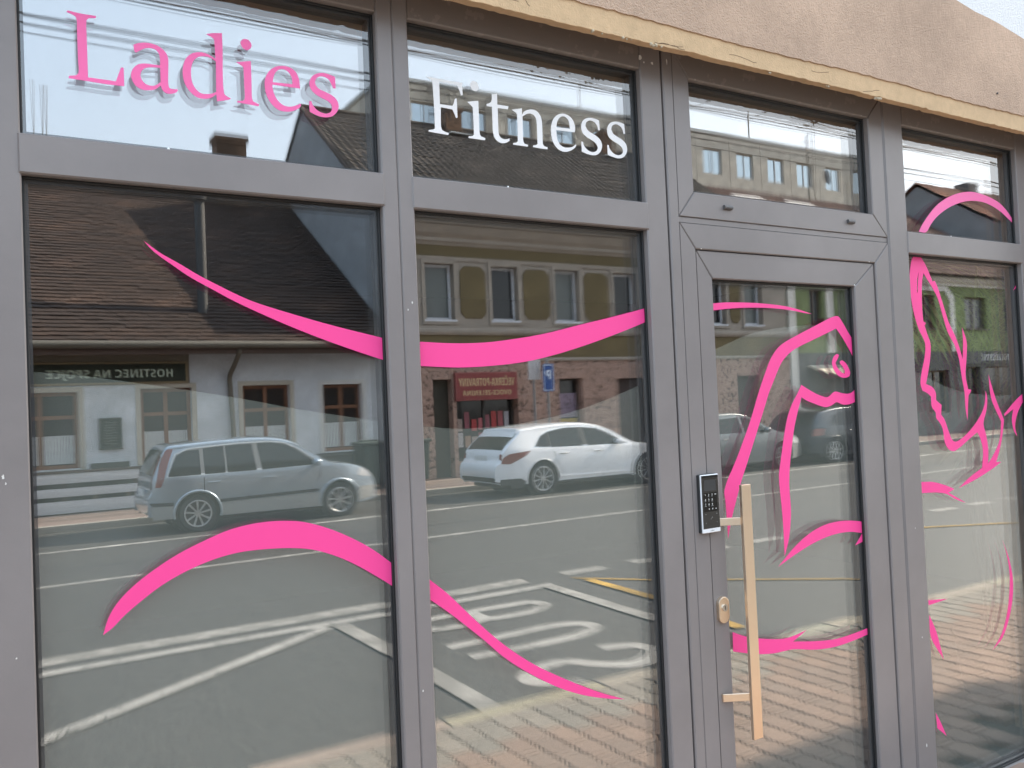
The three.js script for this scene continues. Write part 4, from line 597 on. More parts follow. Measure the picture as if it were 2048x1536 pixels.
{ // ----- green house with the barber's -----
  const t = thing('green_house', 'green house with white trim, dark shopfront and brown red roof', 'building', [0, 0, ZF]);
  const X0 = 21.0, X1 = 34.6, green = mat(0.31, 0.36, 0.17, 0.9, { map: texMottle, bump: texFine, scale: 0.003 }), trim = mat(0.72, 0.67, 0.60, 0.9), grey = mat(0.19, 0.18, 0.165, 0.9, { map: texMottle });
  const ws = [[22.02, 22.62], [24.2, 25.3], [26.2, 27.0], [27.9, 28.6], [30.43, 31.8], [32.9, 33.7]].map(a => [...a, 3.78, 4.95]);
  wall('wall', rect(X0, X1, 2.95, 5.3), ws.map(o => hole(...o)), 0, 0.4, green, t);
  part('wall', [box(X0, X0 + 0.3, 0, 5.4, 0.4, 10.6), box(X1 - 0.3, X1, 0, 5.4, 0.4, 10.6), box(X0, X1, 0, 5.4, 10.3, 10.6)], green, t);
  const sh = [[24.4, 25.6, 0.1, 2.3], [27.9, 29.2, 0.8, 2.3], [30.2, 31.2, 0.1, 2.4], [31.5, 33.6, 0.6, 2.4]];
  wall('shopfront_wall', rect(X0, X1, 0, 2.95), sh.map(o => hole(...o)), -0.02, 0.4, grey, t);
  ws.forEach((o, i) => houseWindow(t, ...o, { split: 1, m: mat(0.13, 0.09, 0.07, 0.6), pane: mat(0.10, 0.10, 0.10, 0.2), sill: mat(0.14, 0.12, 0.1, 0.8) }));
  sh.forEach(o => houseWindow(t, ...o, { split: 1, m: mat(0.16, 0.10, 0.07, 0.6) }));
  part('pilaster', [box(X0, X0 + 0.32, 0.1, 5.3, -0.05, -0.001), box(22.78, 23.1, 2.95, 5.3, -0.04, -0.001)], trim, t);
  part('trim_frame', [prism([[26.9, 2.96], [27.2, 2.96], [27.2, 4.8], [27.45, 5.1], [29.2, 5.1], [29.48, 4.8], [29.48, 2.96], [29.74, 2.96], [29.74, 4.95], [29.35, 5.28], [27.3, 5.28], [26.9, 4.95]], -0.04, -0.001)], trim, t);
  part('cornice', profX([[0.3, 5.30], [-0.05, 5.30], [-0.08, 5.38], [-0.2, 5.44], [-0.26, 5.52], [-0.26, 5.58], [0.3, 5.58]], X0 - 0.02, X1 + 0.03), trim, t);
  tiledSlope(t, X0, X1 + 0.1, [5.60, -0.5], [9.55, 5.3], 0.34, 0.24, brownRed, true, 21);
  tiledSlope(t, X0, X1 + 0.1, [5.60, 11], [9.55, 5.3], 0.7, 0.8, brownRed, false, 22);
  part('roof_deck', profX([[-0.45, 5.58], [5.3, 9.5], [10.9, 5.58]], X0 + 0.05, X1 - 0.02), mat(0.25, 0.24, 0.23, 0.9), t);
  for (const x of [23.4, 26.3]) part('roof_window', box(x, x + 1.5, -0.05, 0.06, -0.55, 0.55).rotateX(-0.598).translate(0, 8.72, 4.0), mat(0.62, 0.60, 0.57, 0.4), t);
  const mast = part('aerial_mast', [bar(V(28.75, 9.4, 5.2), V(28.75, 12.2, 5.2), 0.03, 6), bar(V(28.35, 11.6, 5.2), V(29.15, 11.6, 5.2), 0.015, 5), bar(V(28.45, 11.9, 5.2), V(29.05, 11.9, 5.2), 0.012, 5), bar(V(29.1, 9.4, 5.2), V(29.1, 12.7, 5.2), 0.02, 5)], zinc, t);
  part('satellite_dish', new THREE.SphereGeometry(0.55, 20, 8, 0, PI * 2, 0, 0.8).scale(1, 0.5, 1).scale(0.75, 0.75, 0.75).rotateX(-1.35).rotateY(-1.0).translate(29.08, 10.35, 4.75), mat(0.16, 0.155, 0.15, 0.6, { side: THREE.DoubleSide }), mast);
  const s = part('name_board', box(30.0, 33.6, 2.50, 2.96, -0.06, -0.021), mat(0.06, 0.06, 0.058, 0.5), t);
  textBoard(s, 'HOLIČSTVÍ', 31.2, 33.1, 2.54, 2.93, -0.0625, '#3a3a38', '#d8d8d4', 'bold #px serif', 'lettering', 0.8);
  part('door', box(24.4, 25.6, 0.1, 2.3, 0.3, 0.34), mat(0.1, 0.07, 0.05, 0.6), t);
}
{
  const t = thing('shop_awning', 'small pale shop awning on the dark ground floor of the green house', 'awning', [22.75, 2.25, ZF - 0.03]);
  part('canopy', prism([[-1.0, 0], [1.0, 0], [1.0, 0.04], [-1.0, 0.04]], 0, 1.1).rotateX(0.35).rotateY(PI).translate(0, 0.28, 0), mat(0.55, 0.48, 0.38, 0.8), t);
  part('bracket', [bar(V(-0.9, 0.25, -0.02), V(-0.9, -0.08, -1.0), 0.015, 6), bar(V(0.9, 0.25, -0.02), V(0.9, -0.08, -1.0), 0.015, 6)], zinc, t);
}
{ // ----- house with a grey gable and orange roof beyond -----
  const t = thing('gabled_house', 'taller house with bare grey gable and orange tiled roof beyond the green house', 'building', [36.0, 0, 15.4]);
  const gm = mat(0.34, 0.33, 0.325, 0.9, { map: texMottle, side: THREE.DoubleSide });
  part('wall', [box(0, 0.3, 0, 7.0, 0, 11.5), box(0.3, 14, 0, 7.0, 0, 0.3), box(0.3, 14, 0, 7.0, 11.2, 11.5)], gm, t);
  part('gable', new THREE.ExtrudeGeometry(poly([[0, 7.0], [-11.5, 7.0], [-5.6, 10.75]]), { depth: 0.3, bevelEnabled: false }).rotateY(PI / 2), gm, t);
  tiledSlope(t, -0.15, 14, [6.75, -0.6], [10.9, 5.6], 0.34, 0.24, redTiles, true, 31);
  tiledSlope(t, -0.15, 14, [6.75, 12.0], [10.9, 5.6], 0.7, 0.8, redTiles, false, 32);
  part('roof_deck', profX([[-0.5, 6.75], [5.6, 10.85], [11.9, 6.75]], 0.32, 13.9), MT.dark, t);
  part('chimney', box(3.45, 4.2, 9.6, 11.22, 5.2, 5.9), mat(0.10, 0.09, 0.085, 0.9), t);
}
{ // ----- long panel-built block behind -----
  const t = thing('panel_block', 'long grey concrete panel block with a row of windows behind the houses', 'building', [0, 0, 36]);
  const conc = mat(0.76, 0.68, 0.56, 0.9, { map: texMottle }), blue = mat(0.47, 0.55, 0.60, 0.05, { metalness: 1 }), fr = mat(0.5, 0.48, 0.46, 0.6);
  part('wall', [box(16.9, 54.1, 0, 17.9, 0.25, 12)], conc, t);
  for (let k = 0; k < 13; k++) {
    const x = 18.25 + 2.8 * k, p0 = x - 0.62, p1 = x + 2.16;
    for (const [ya, yb] of [[14.4, 17.9], [11.1, 14.37], [7.8, 11.07]]) {
      const w0 = ya + 1.05, w1 = w0 + 1.55;
      part('panel', prism(rect(p0, p1, ya, yb), 0, 0.24, 0.012, [hole(x, x + 1.5, w0, w1)]), conc, t);
      if (ya > 8) { const w = part('window', [prism(rect(x, x + 1.5, w0, w1), 0.12, 0.18, 0, [hole(x + 0.07, x + 1.43, w0 + 0.07, w1 - 0.07)]), box(x + 0.72, x + 0.79, w0 + 0.07, w1 - 0.07, 0.11, 0.18)], fr, t); part('pane', box(x + 0.04, x + 1.46, w0 + 0.04, w1 - 0.04, 0.15, 0.16), blue, w); }
    }
  }
  part('parapet', box(16.8, 54.2, 17.9, 18.1, -0.06, 12), mat(0.5, 0.5, 0.47, 0.8), t);
  part('aerial', [bar(V(44.1, 18.0, 2), V(44.1, 20.6, 2), 0.05, 5), bar(V(30.1, 18.0, 2), V(30.1, 20.4, 2), 0.03, 5), bar(V(36.4, 18.0, 2), V(36.4, 20.8, 2), 0.03, 5)], zinc, t);
}
{ // overhead lines along the street
  const wm = mat(0.03, 0.03, 0.03, 0.7);
  const wire = (label, y, z, sag, x0, x1, r = 0.010) => { const P = []; for (let i = 0; i <= 24; i++) { const u = i / 24; P.push(V(x0 + (x1 - x0) * u, y - sag * 4 * u * (1 - u), z)); } solo('overhead_wire', tube(P, r, 60, 5), wm, label, 'overhead wire'); };
  wire('upper cable of the overhead pair over the road', 6.95, 9.0, 0.05, -20, 60, 0.016); wire('second cable just below the upper overhead pair', 6.80, 8.7, 0.05, -20, 60, 0.012);
  wire('middle overhead cable over the road', 6.50, 9.0, 0.06, -20, 60, 0.016); wire('thin overhead cable under the middle one', 6.36, 9.0, 0.02, -20, 60, 0.012);
  wire('thin high overhead cable nearest the shop', 7.3, 8.0, 0.05, -20, 60, 0.012);
  wire('thin overhead cable close under the top one', 7.08, 9.4, 0.05, -20, 60, 0.010); wire('upper thin cable of the near side of the street', 7.75, 8.4, 0.06, -20, 60, 0.010);
  wire('low telephone wire strung nearer the houses', 8.3, 13.5, 0.3, -20, 60, 0.009);
  wire('overhead cable crossing far along the street', 9.6, 14.5, 0.2, 20, 60, 0.010);
}
// ---------- parked cars ----------
// Local axes: x from the rear bumper forward, y up, z across; the side the shop sees is -z.
function lerpPts(pts, x) { if (x <= pts[0][0]) return pts[0][1]; for (let i = 1; i < pts.length; i++) if (x <= pts[i][0]) { const [a, b] = pts[i - 1], [c, d] = pts[i]; let u = (x - a) / (c - a); u = u * u * (3 - 2 * u) * 0.5 + u * 0.5; return b + (d - b) * u; } return pts[pts.length - 1][1]; }
function car(name, label, pos, s) {
  const t = thing(name, label, 'car', pos), { L, W, paint, top, belt, sill, wheels: wx, R } = s;
  const arch = R + 0.055;
  // half width of the body at x, y
  const plan = x => { const dr = Math.max(0, 1 - x / 0.75), df = Math.max(0, 1 - (L - x) / 1.0); return 1 - 0.17 * dr ** 2.3 - 0.24 * df ** 2.2; };
  const hw = (x, y) => { const b = lerpPts(belt, x), w = W / 2 * plan(x); return y < b ? w * (1 - 0.045 * ((y - 0.62) / 0.45) ** 2) : w * (1 - 0.045 * ((b - 0.62) / 0.45) ** 2) - (y - b) * s.tumble; };
  const topCurve = new THREE.CatmullRomCurve3(top.map(p => V(p[0], p[1], 0)), false, 'centripetal');
  const N = 150, st = topCurve.getSpacedPoints(N);
  const rc = y => Math.min(0.10, 0.035 + 0.06 * Math.max(0, y - 0.5));
  const capPt = (i, f, off = 0) => { // a point on the upper skin at station i (may be fractional), f from -1 to 1 across
    const p = topCurve.getPointAt(Math.min(1, Math.max(0, i / N))), r = rc(p.y), w = hw(p.x, p.y - r), a = Math.abs(f) * PI / 2;
    const tg = topCurve.getTangentAt(Math.min(0.999, Math.max(0.001, i / N)));
    return [p.x - tg.y * off, p.y - r + r * Math.pow(Math.cos(a), 0.45) + tg.x * off, Math.sign(f) * w * Math.pow(Math.sin(a), 0.62)];
  };
  const pos3 = [], tri = (a, b, c) => pos3.push(...a, ...b, ...c);
  // sides
  const M = 34, sideP = (p, v, sg) => { const y1 = p.y - rc(p.y), y0 = Math.min(lerpPts(sill, p.x), y1 - 0.001), y = y0 + (y1 - y0) * v; return [p.x, y, sg * hw(p.x, y)]; };
  const snap = q => { for (const w of wx) { const dx = q[0] - w, dy = q[1] - R, d = Math.hypot(dx, dy); if (d < arch + 0.03 && d > 0.01 && d > arch - 0.045) { const x = w + dx / d * arch, y = R + dy / d * arch; return [x, y, Math.sign(q[2]) * hw(x, y)]; } } return q; };
  const inArch = q => wx.some(w => Math.hypot(q[0] - w, q[1] - R) < arch - 0.002);
  for (const sg of [-1, 1]) for (let i = 0; i < N; i++) for (let j = 0; j < M; j++) {
    const A = snap(sideP(st[i], j / M, sg)), B = snap(sideP(st[i + 1], j / M, sg)), Cc = snap(sideP(st[i + 1], (j + 1) / M, sg)), D = snap(sideP(st[i], (j + 1) / M, sg));
    const mid = [(A[0] + B[0] + Cc[0] + D[0]) / 4, (A[1] + B[1] + Cc[1] + D[1]) / 4, 0];
    if (inArch(mid)) continue;
    if (sg < 0) { tri(A, B, Cc); tri(A, Cc, D); } else { tri(A, Cc, B); tri(A, D, Cc); }
  }
  // upper skin
  const K = 22;
  for (let i = 0; i < N; i++) for (let k = 0; k < K; k++) { const f0 = -1 + 2 * k / K, f1 = -1 + 2 * (k + 1) / K, A = capPt(i, f0), B = capPt(i + 1, f0), Cc = capPt(i + 1, f1), D = capPt(i, f1); tri(A, D, Cc); tri(A, Cc, B); }
  const ge = new THREE.BufferGeometry(); ge.setAttribute('position', new THREE.Float32BufferAttribute(pos3, 3)); ge.computeVertexNormals();
  const body = part('body', smoothNormals(ge, 0.75), paint, t);
  // helper: a patch on the side skin, given as an outline in x,y
  const patch = (pts, off, sides = [-1, 1]) => sides.map(sg => {
    const dense = []; for (let i = 0; i < pts.length; i++) { const a = pts[i], b = pts[(i + 1) % pts.length], n = Math.max(1, Math.ceil(Math.hypot(a[0] - b[0], a[1] - b[1]) / 0.06)); for (let k = 0; k < n; k++) dense.push([a[0] + (b[0] - a[0]) * k / n, a[1] + (b[1] - a[1]) * k / n]); }
    const area = THREE.ShapeUtils.area(dense.map(p => new THREE.Vector2(...p))); if (area < 0) dense.reverse();
    // fan in narrow strips so that it follows the curve
    const xs = dense.map(p => p[0]), x0 = Math.min(...xs), x1 = Math.max(...xs), n = Math.max(1, Math.ceil((x1 - x0) / 0.05)), out = [];
    const cut = x => { const ys = []; for (let i = 0; i < dense.length; i++) { const a = dense[i], b = dense[(i + 1) % dense.length]; if ((a[0] <= x) !== (b[0] <= x)) ys.push(a[1] + (b[1] - a[1]) * (x - a[0]) / (b[0] - a[0])); } ys.sort((p, q) => p - q); return ys.length > 1 ? [ys[0], ys[ys.length - 1]] : null; };
    const P = (x, y, o) => [x, y, sg * (hw(x, y) + o)];
    let prev = null;
    for (let i = 0; i <= n; i++) { const x = x0 + 1e-4 + (x1 - x0 - 2e-4) * i / n, c = cut(x); if (!c) { prev = null; continue; }
      if (prev) { const m = 5; for (let k = 0; k < m; k++) { const l = (c2, u) => c2[0] + (c2[1] - c2[0]) * u, A = P(prev.x, l(prev.c, k / m), off), B = P(x, l(c, k / m), off), Cc = P(x, l(c, (k + 1) / m), off), D = P(prev.x, l(prev.c, (k + 1) / m), off); if (sg < 0) out.push(...A, ...B, ...Cc, ...A, ...Cc, ...D); else out.push(...A, ...Cc, ...B, ...A, ...D, ...Cc);
          if (k === 0) { const a2 = P(prev.x, prev.c[0], 0), b2 = P(x, c[0], 0); out.push(...A, ...a2, ...b2, ...A, ...b2, ...B); } if (k === m - 1) { const d2 = P(prev.x, prev.c[1], 0), c2 = P(x, c[1], 0); out.push(...D, ...Cc, ...c2, ...D, ...c2, ...d2); } } }
      prev = { x, c }; }
    const g = new THREE.BufferGeometry(); g.setAttribute('position', new THREE.Float32BufferAttribute(out, 3)); g.computeVertexNormals(); return g;
  });
  const cap = (i0, i1, f0, f1, off) => { const out = [], n = 16, m = 16, P = (a, b) => capPt(i0 + (i1 - i0) * a / n, (typeof f0 === 'function' ? f0(a / n) : f0) + ((typeof f1 === 'function' ? f1(a / n) : f1) - (typeof f0 === 'function' ? f0(a / n) : f0)) * b / m, off); for (let a = 0; a < n; a++) for (let b = 0; b < m; b++) { const A = P(a, b), B = P(a + 1, b), Cc = P(a + 1, b + 1), D = P(a, b + 1); out.push(...A, ...D, ...Cc, ...A, ...Cc, ...B); } const g = new THREE.BufferGeometry(); g.setAttribute('position', new THREE.Float32BufferAttribute(out, 3)); g.computeVertexNormals(); return smoothNormals(g, 0.8); };
  const at = (x) => { let best = 0; for (let i = 0; i <= N; i++) if (Math.abs(st[i].x - x) < Math.abs(st[best].x - x)) best = i; return best; };
  const sAt = (x, y) => { let b = 0, bd = 9; for (let i = 0; i <= N; i++) { const d = Math.hypot(st[i].x - x, st[i].y - y); if (d < bd) { bd = d; b = i; } } return b; };
  const glass = s.glass;
  for (const w of s.windows) { part('side_window', patch(w, 0.004), glass, t); }
  if (s.frameLine) { part('window_trim', patch(s.frameLine, 0.0022), s.frameMat, t); const n = s.frameLine.length, cx = s.frameLine.reduce((q, p) => q + p[0] / n, 0), cy = s.frameLine.reduce((q, p) => q + p[1] / n, 0); part('window_frame', patch(s.frameLine.map(p => [cx + (p[0] - cx) * 0.972, cy + (p[1] - cy) * 0.90]), 0.0032), s.pillar ?? trimDark, t); }
  part('windscreen', cap(sAt(...s.ws[0]), sAt(...s.ws[1]), -0.62, 0.62, 0.004), glass, t);
  part('rear_window', cap(sAt(...s.rw[0]), sAt(...s.rw[1]), -0.60, 0.60, 0.004), glass, t);
  const seam = (x0, y0, x1, y1, w = 0.006) => { const d = Math.hypot(x1 - x0, y1 - y0), nx = (y1 - y0) / d * w, ny = -(x1 - x0) / d * w; return patch([[x0 - nx, y0 - ny], [x1 - nx, y1 - ny], [x1 + nx, y1 + ny], [x0 + nx, y0 + ny]], 0.002); };
  part('door_seam', s.seams.map(q => seam(...q)), MT.dark, t);
  for (const [x, y] of s.handles) for (const sg of [-1, 1]) part('door_handle', box(x - 0.10, x + 0.10, y - 0.014, y + 0.014, -0.014, 0.014, 0.008).translate(0, 0, sg * (hw(x, y) + 0.012)), s.handleMat ?? paint, t);
  for (const [pts, m, off, nm] of s.trims) part(nm ?? 'trim', patch(pts, off), m, t);
  for (const [a, b, f0, f1, m, off, nm] of s.caps) part(nm, cap(sAt(...a), sAt(...b), f0, f1, off), m, t);
  for (const sg of [-1, 1]) { const [x, y] = s.mirror; part('wing_mirror', [new THREE.SphereGeometry(1, 14, 10).scale(0.075, 0.07, 0.10).translate(x, y, sg * (hw(x, y) + 0.11)), box(x - 0.03, x + 0.03, y - 0.03, y + 0.01, sg * (hw(x, y) + 0.03) - 0.05, sg * (hw(x, y) + 0.03) + 0.05, 0.01)], paint, t); }
  part('underbody', [box(0.35, L - 0.4, 0.17, 0.30, -W / 2 + 0.14, W / 2 - 0.14), ...wx.map(w => new THREE.CylinderGeometry(arch + 0.01, arch + 0.01, W - 0.22, 24).rotateX(PI / 2).translate(w, R + 0.01, 0))], MT.dark, t);
  // arch lips
  const lips = []; for (const w of wx) for (const sg of [-1, 1]) { const P = []; for (let k = 0; k <= 20; k++) { const a = -0.25 + (PI + 0.5) * k / 20, x = w + Math.cos(a) * (arch + 0.012), y = R + Math.sin(a) * (arch + 0.012); P.push(V(x, Math.max(y, lerpPts(sill, x)), sg * (hw(x, y) + 0.001))); } lips.push(new THREE.TubeGeometry(new THREE.CatmullRomCurve3(P), 40, s.lip ?? 0.014, 6)); }
  part('wheel_arch', lips, paint, t);
  // wheels
  for (const w of wx) for (const sg of [-1, 1]) {
    const zc = sg * (W / 2 - 0.125);
    const tyre = [[R - 0.09, -0.09], [R - 0.03, -0.105], [R - 0.006, -0.085], [R, -0.06], [R, 0.06], [R - 0.006, 0.085], [R - 0.03, 0.105], [R - 0.09, 0.09]].map(p => new THREE.Vector2(p[0], p[1]));
    const wh = part('wheel', new THREE.LatheGeometry(tyre, 40).rotateX(PI / 2).translate(w, R, zc), mat(0.025, 0.025, 0.026, 0.85), t);
    const rr = R - 0.085, rim = [], n = s.spokes, zo = sg * 0.085;
    rim.push(new THREE.TorusGeometry(rr - 0.006, 0.014, 8, 40).translate(0, 0, zo), new THREE.CylinderGeometry(0.05, 0.05, 0.03, 20).rotateX(PI / 2).translate(0, 0, zo * 0.9));
    for (let k = 0; k < n; k++) { const a = k * 2 * PI / n + 0.2; for (const da of s.twin ? [-0.11, 0.11] : [0]) rim.push(prism([[0.03, -s.spokeW * 0.7], [rr, -s.spokeW], [rr, s.spokeW], [0.03, s.spokeW * 0.7]], -0.012, 0.012, 0.004).rotateZ(a + da).translate(0, 0, zo * 0.86)); }
    part('rim', rim.map(g => g.translate(w, R, zc)), s.rimMat, wh);
    part('wheel_well', new THREE.CylinderGeometry(rr, rr, 0.03, 30).rotateX(PI / 2).translate(w, R, zc + sg * 0.035), MT.dark, wh);
  }
  t.scale.setScalar(s.size);
  const np = s.plate; if (np) part('number_plate', box(-0.012, 0.0, np - 0.055, np + 0.055, -0.26, 0.26, 0.003).translate(s.plateX, 0, 0), mat(0.6, 0.6, 0.6, 0.5), t);
  return t;
}
function smoothNormals(g, cosLimit) { // average normals of coincident corners that turn less than the limit
  const p = g.attributes.position, n = g.attributes.normal, map = new Map(), f = [];
  for (let i = 0; i < p.count; i++) { const k = Math.round(p.getX(i) * 2000) + '_' + Math.round(p.getY(i) * 2000) + '_' + Math.round(p.getZ(i) * 2000); (map.get(k) ?? map.set(k, []).get(k)).push(i); f.push(V(n.getX(i), n.getY(i), n.getZ(i))); }
  const area = i => { const b = i - i % 3; return V().subVectors(V().fromBufferAttribute(p, b + 1), V().fromBufferAttribute(p, b)).cross(V().subVectors(V().fromBufferAttribute(p, b + 2), V().fromBufferAttribute(p, b))).length(); };
  for (const list of map.values()) { const ar = list.map(area); list.forEach((i) => { const s = V(); list.forEach((j, k) => { if (f[i].dot(f[j]) > cosLimit) s.addScaledVector(f[j], ar[k] + 1e-9); }); if (s.lengthSq() > 0) s.normalize(); else s.copy(f[i]); n.setXYZ(i, s.x, s.y, s.z); }); }
  return g;
}
const carGlass = mat(0.012, 0.014, 0.014, 0.04), trimDark = mat(0.03, 0.03, 0.032, 0.6), lampRed = mat(0.20, 0.035, 0.025, 0.2, { clearcoat: 1 }), lampClear = mat(0.55, 0.55, 0.56, 0.12, { clearcoat: 1 }), chrome = mat(0.75, 0.75, 0.74, 0.2, { metalness: 1 });
const alloy = mat(0.55, 0.55, 0.55, 0.32, { metalness: 0.85 });
const paintOf = (r, g, b, m = 0.35, ro = 0.34) => new THREE.MeshPhysicalMaterial({ color: C(r, g, b), metalness: m, roughness: ro, clearcoat: 1, clearcoatRoughness: 0.06 });
const CZ = 12.36; // middle of the parking lane
{ // compact high-roofed silver hatchback
  const L = 3.88, p = paintOf(0.36, 0.42, 0.48, 0.7, 0.30), low = mat(0.30, 0.30, 0.29, 0.6);
  car('silver_hatchback', 'silver high roofed hatchback parked in front of the white inn', [2.05, 0.0, CZ], {
    size: 0.94, pillar: mat(0.16, 0.165, 0.17, 0.4),
    L, W: 1.72, R: 0.30, wheels: [0.735, 3.14], tumble: 0.30, paint: p, glass: carGlass, lip: 0.024,
    top: [[0.03, 0.30], [0.0, 0.42], [0.0, 0.60], [0.05, 0.72], [0.08, 0.95], [0.26, 1.36], [0.32, 1.42], [0.62, 1.455], [1.25, 1.49], [1.95, 1.485], [2.32, 1.41], [2.78, 1.13], [3.02, 0.985], [3.32, 0.945], [3.60, 0.86], [3.77, 0.74], [3.85, 0.60], [3.88, 0.46], [3.86, 0.30]],
    belt: [[0, 0.88], [0.4, 0.90], [1.4, 0.90], [2.8, 0.93], [4, 0.9]], sill: [[0, 0.30], [0.4, 0.24], [3.6, 0.22], [4, 0.28]],
    windows: [[[0.30, 0.92], [0.80, 0.925], [0.80, 1.33], [0.58, 1.32], [0.44, 1.24]], [[0.86, 0.925], [1.19, 0.928], [1.19, 1.365], [0.86, 1.345]], [[1.22, 0.928], [1.70, 0.93], [1.66, 1.375], [1.22, 1.368]], [[1.78, 0.932], [2.78, 0.955], [2.42, 1.23], [2.22, 1.335], [1.98, 1.375], [1.74, 1.378]]],
    frameLine: [[0.26, 0.905], [2.86, 0.945], [2.44, 1.26], [2.22, 1.37], [1.96, 1.405], [1.4, 1.405], [0.60, 1.355], [0.40, 1.27]], frameMat: mat(0.55, 0.56, 0.56, 0.3, { metalness: 0.6 }),
    ws: [[2.30, 1.415], [2.98, 0.995]], rw: [[0.085, 0.96], [0.24, 1.33]],
    seams: [[0.84, 0.88, 0.84, 0.62], [1.73, 0.93, 1.75, 0.26], [2.82, 0.93, 2.74, 0.62], [2.74, 0.62, 2.72, 0.28], [0.84, 0.62, 1.10, 0.42]], handles: [[1.0, 0.79], [1.90, 0.80]], handleMat: p,
    trims: [[[[0.04, 0.24], [0.36, 0.25], [0.36, 0.46], [0.02, 0.46]], low, 0.010, 'bumper'], [[[1.11, 0.235], [2.77, 0.235], [2.77, 0.47], [1.11, 0.45]], low, 0.008, 'side_skirt'], [[[3.52, 0.25], [3.83, 0.30], [3.85, 0.5], [3.52, 0.5]], low, 0.010, 'bumper'],
      [[[1.08, 0.455], [2.75, 0.485], [2.75, 0.535], [1.08, 0.505]], trimDark, 0.016, 'rub_strip'], [[[0.02, 0.46], [0.36, 0.455], [0.36, 0.51], [0.01, 0.515]], trimDark, 0.016, 'rub_strip'],
      [[[0.10, 0.76], [0.20, 0.76], [0.30, 1.1], [0.40, 1.36], [0.30, 1.37], [0.19, 1.15]], lampRed, 0.006, 'tail_lamp'], [[[3.50, 0.70], [3.77, 0.66], [3.71, 0.77], [3.53, 0.85]], lampClear, 0.006, 'headlamp'], [[[0.48, 0.80], [0.62, 0.80], [0.62, 0.86], [0.48, 0.86]], p, 0.004, 'fuel_flap']],
    caps: [[[0.06, 0.74], [0.22, 1.28], 0.66, 0.92, lampRed, 0.006, 'tail_lamp'], [[0.06, 0.74], [0.22, 1.28], -0.92, -0.66, lampRed, 0.006, 'tail_lamp'], [[3.79, 0.72], [3.86, 0.56], -0.6, 0.6, trimDark, 0.006, 'grille']],
    mirror: [2.72, 1.0], plate: 0.66, plateX: 0.01, spokes: 9, spokeW: 0.018, twin: false, rimMat: alloy,
  });
}
{ // white estate
  const L = 4.77, p = paintOf(0.82, 0.83, 0.85, 0.0, 0.28);
  car('white_estate', 'white estate car parked in front of the corner shop', [8.04, 0.0, CZ], {
    size: 0.915,
    L, W: 1.82, R: 0.335, wheels: [1.09, 3.86], tumble: 0.34, paint: p, glass: carGlass, lip: 0.010,
    top: [[0.12, 0.28], [0.03, 0.42], [0.0, 0.58], [0.04, 0.70], [0.13, 0.76], [0.16, 0.90], [0.30, 1.08], [0.60, 1.33], [0.62, 1.375], [0.95, 1.42], [1.7, 1.465], [2.35, 1.45], [2.85, 1.33], [3.35, 1.06], [3.55, 0.975], [4.0, 0.90], [4.38, 0.80], [4.62, 0.68], [4.74, 0.54], [4.76, 0.42], [4.72, 0.28]],
    belt: [[0, 0.95], [0.7, 0.95], [1.2, 0.94], [3.3, 0.90], [4.7, 0.8]], sill: [[0, 0.34], [0.5, 0.26], [4.3, 0.22], [4.77, 0.26]],
    windows: [[[0.95, 1.005], [1.28, 0.975], [1.28, 1.27], [1.12, 1.21]], [[1.31, 0.973], [2.16, 0.955], [2.12, 1.335], [1.75, 1.345], [1.31, 1.28]], [[2.24, 0.953], [3.26, 0.945], [2.92, 1.16], [2.60, 1.29], [2.20, 1.335]]],
    frameLine: [[0.88, 0.985], [3.36, 0.925], [2.92, 1.19], [2.60, 1.32], [2.2, 1.365], [1.75, 1.375], [1.30, 1.31], [1.08, 1.22]], frameMat: chrome,
    ws: [[2.78, 1.35], [3.50, 0.99]], rw: [[0.20, 0.96], [0.56, 1.29]],
    seams: [[1.36, 0.95, 1.40, 0.75], [1.40, 0.75, 1.62, 0.34], [2.20, 0.93, 2.24, 0.27], [3.42, 0.9, 3.34, 0.56], [3.34, 0.56, 3.32, 0.28]], handles: [[1.62, 0.83], [2.52, 0.83]], handleMat: chrome,
    trims: [[[[0.12, 0.70], [0.30, 0.68], [0.72, 0.86], [0.80, 0.935], [0.30, 0.89], [0.14, 0.80]], lampRed, 0.006, 'tail_lamp'], [[[4.02, 0.72], [4.50, 0.60], [4.44, 0.74], [4.05, 0.86]], lampClear, 0.006, 'headlamp'], [[[0.10, 0.26], [0.62, 0.24], [0.66, 0.30], [0.55, 0.38], [0.10, 0.38]], trimDark, 0.008, 'bumper_insert'], [[[1.52, 0.225], [3.42, 0.225], [3.42, 0.265], [1.52, 0.265]], trimDark, 0.006, 'side_skirt'], [[[1.5, 0.335], [3.44, 0.315], [3.44, 0.335], [1.5, 0.36]], p, 0.012, 'side_moulding']],
    caps: [[[0.135, 0.78], [0.165, 0.92], 0.60, 0.95, lampRed, 0.007, 'tail_lamp'], [[0.135, 0.78], [0.165, 0.92], -0.95, -0.60, lampRed, 0.007, 'tail_lamp'], [[0.03, 0.42], [0.11, 0.30], -0.8, 0.8, trimDark, 0.006, 'bumper_insert'], [[0.62, 1.385], [0.46, 1.21], -0.62, 0.62, p, 0.02, 'roof_spoiler'], [[4.68, 0.62], [4.76, 0.44], -0.6, 0.6, trimDark, 0.006, 'grille']],
    mirror: [3.06, 1.0], plate: 0.80, plateX: 0.12, spokes: 10, spokeW: 0.012, twin: false, rimMat: alloy,
  });
}
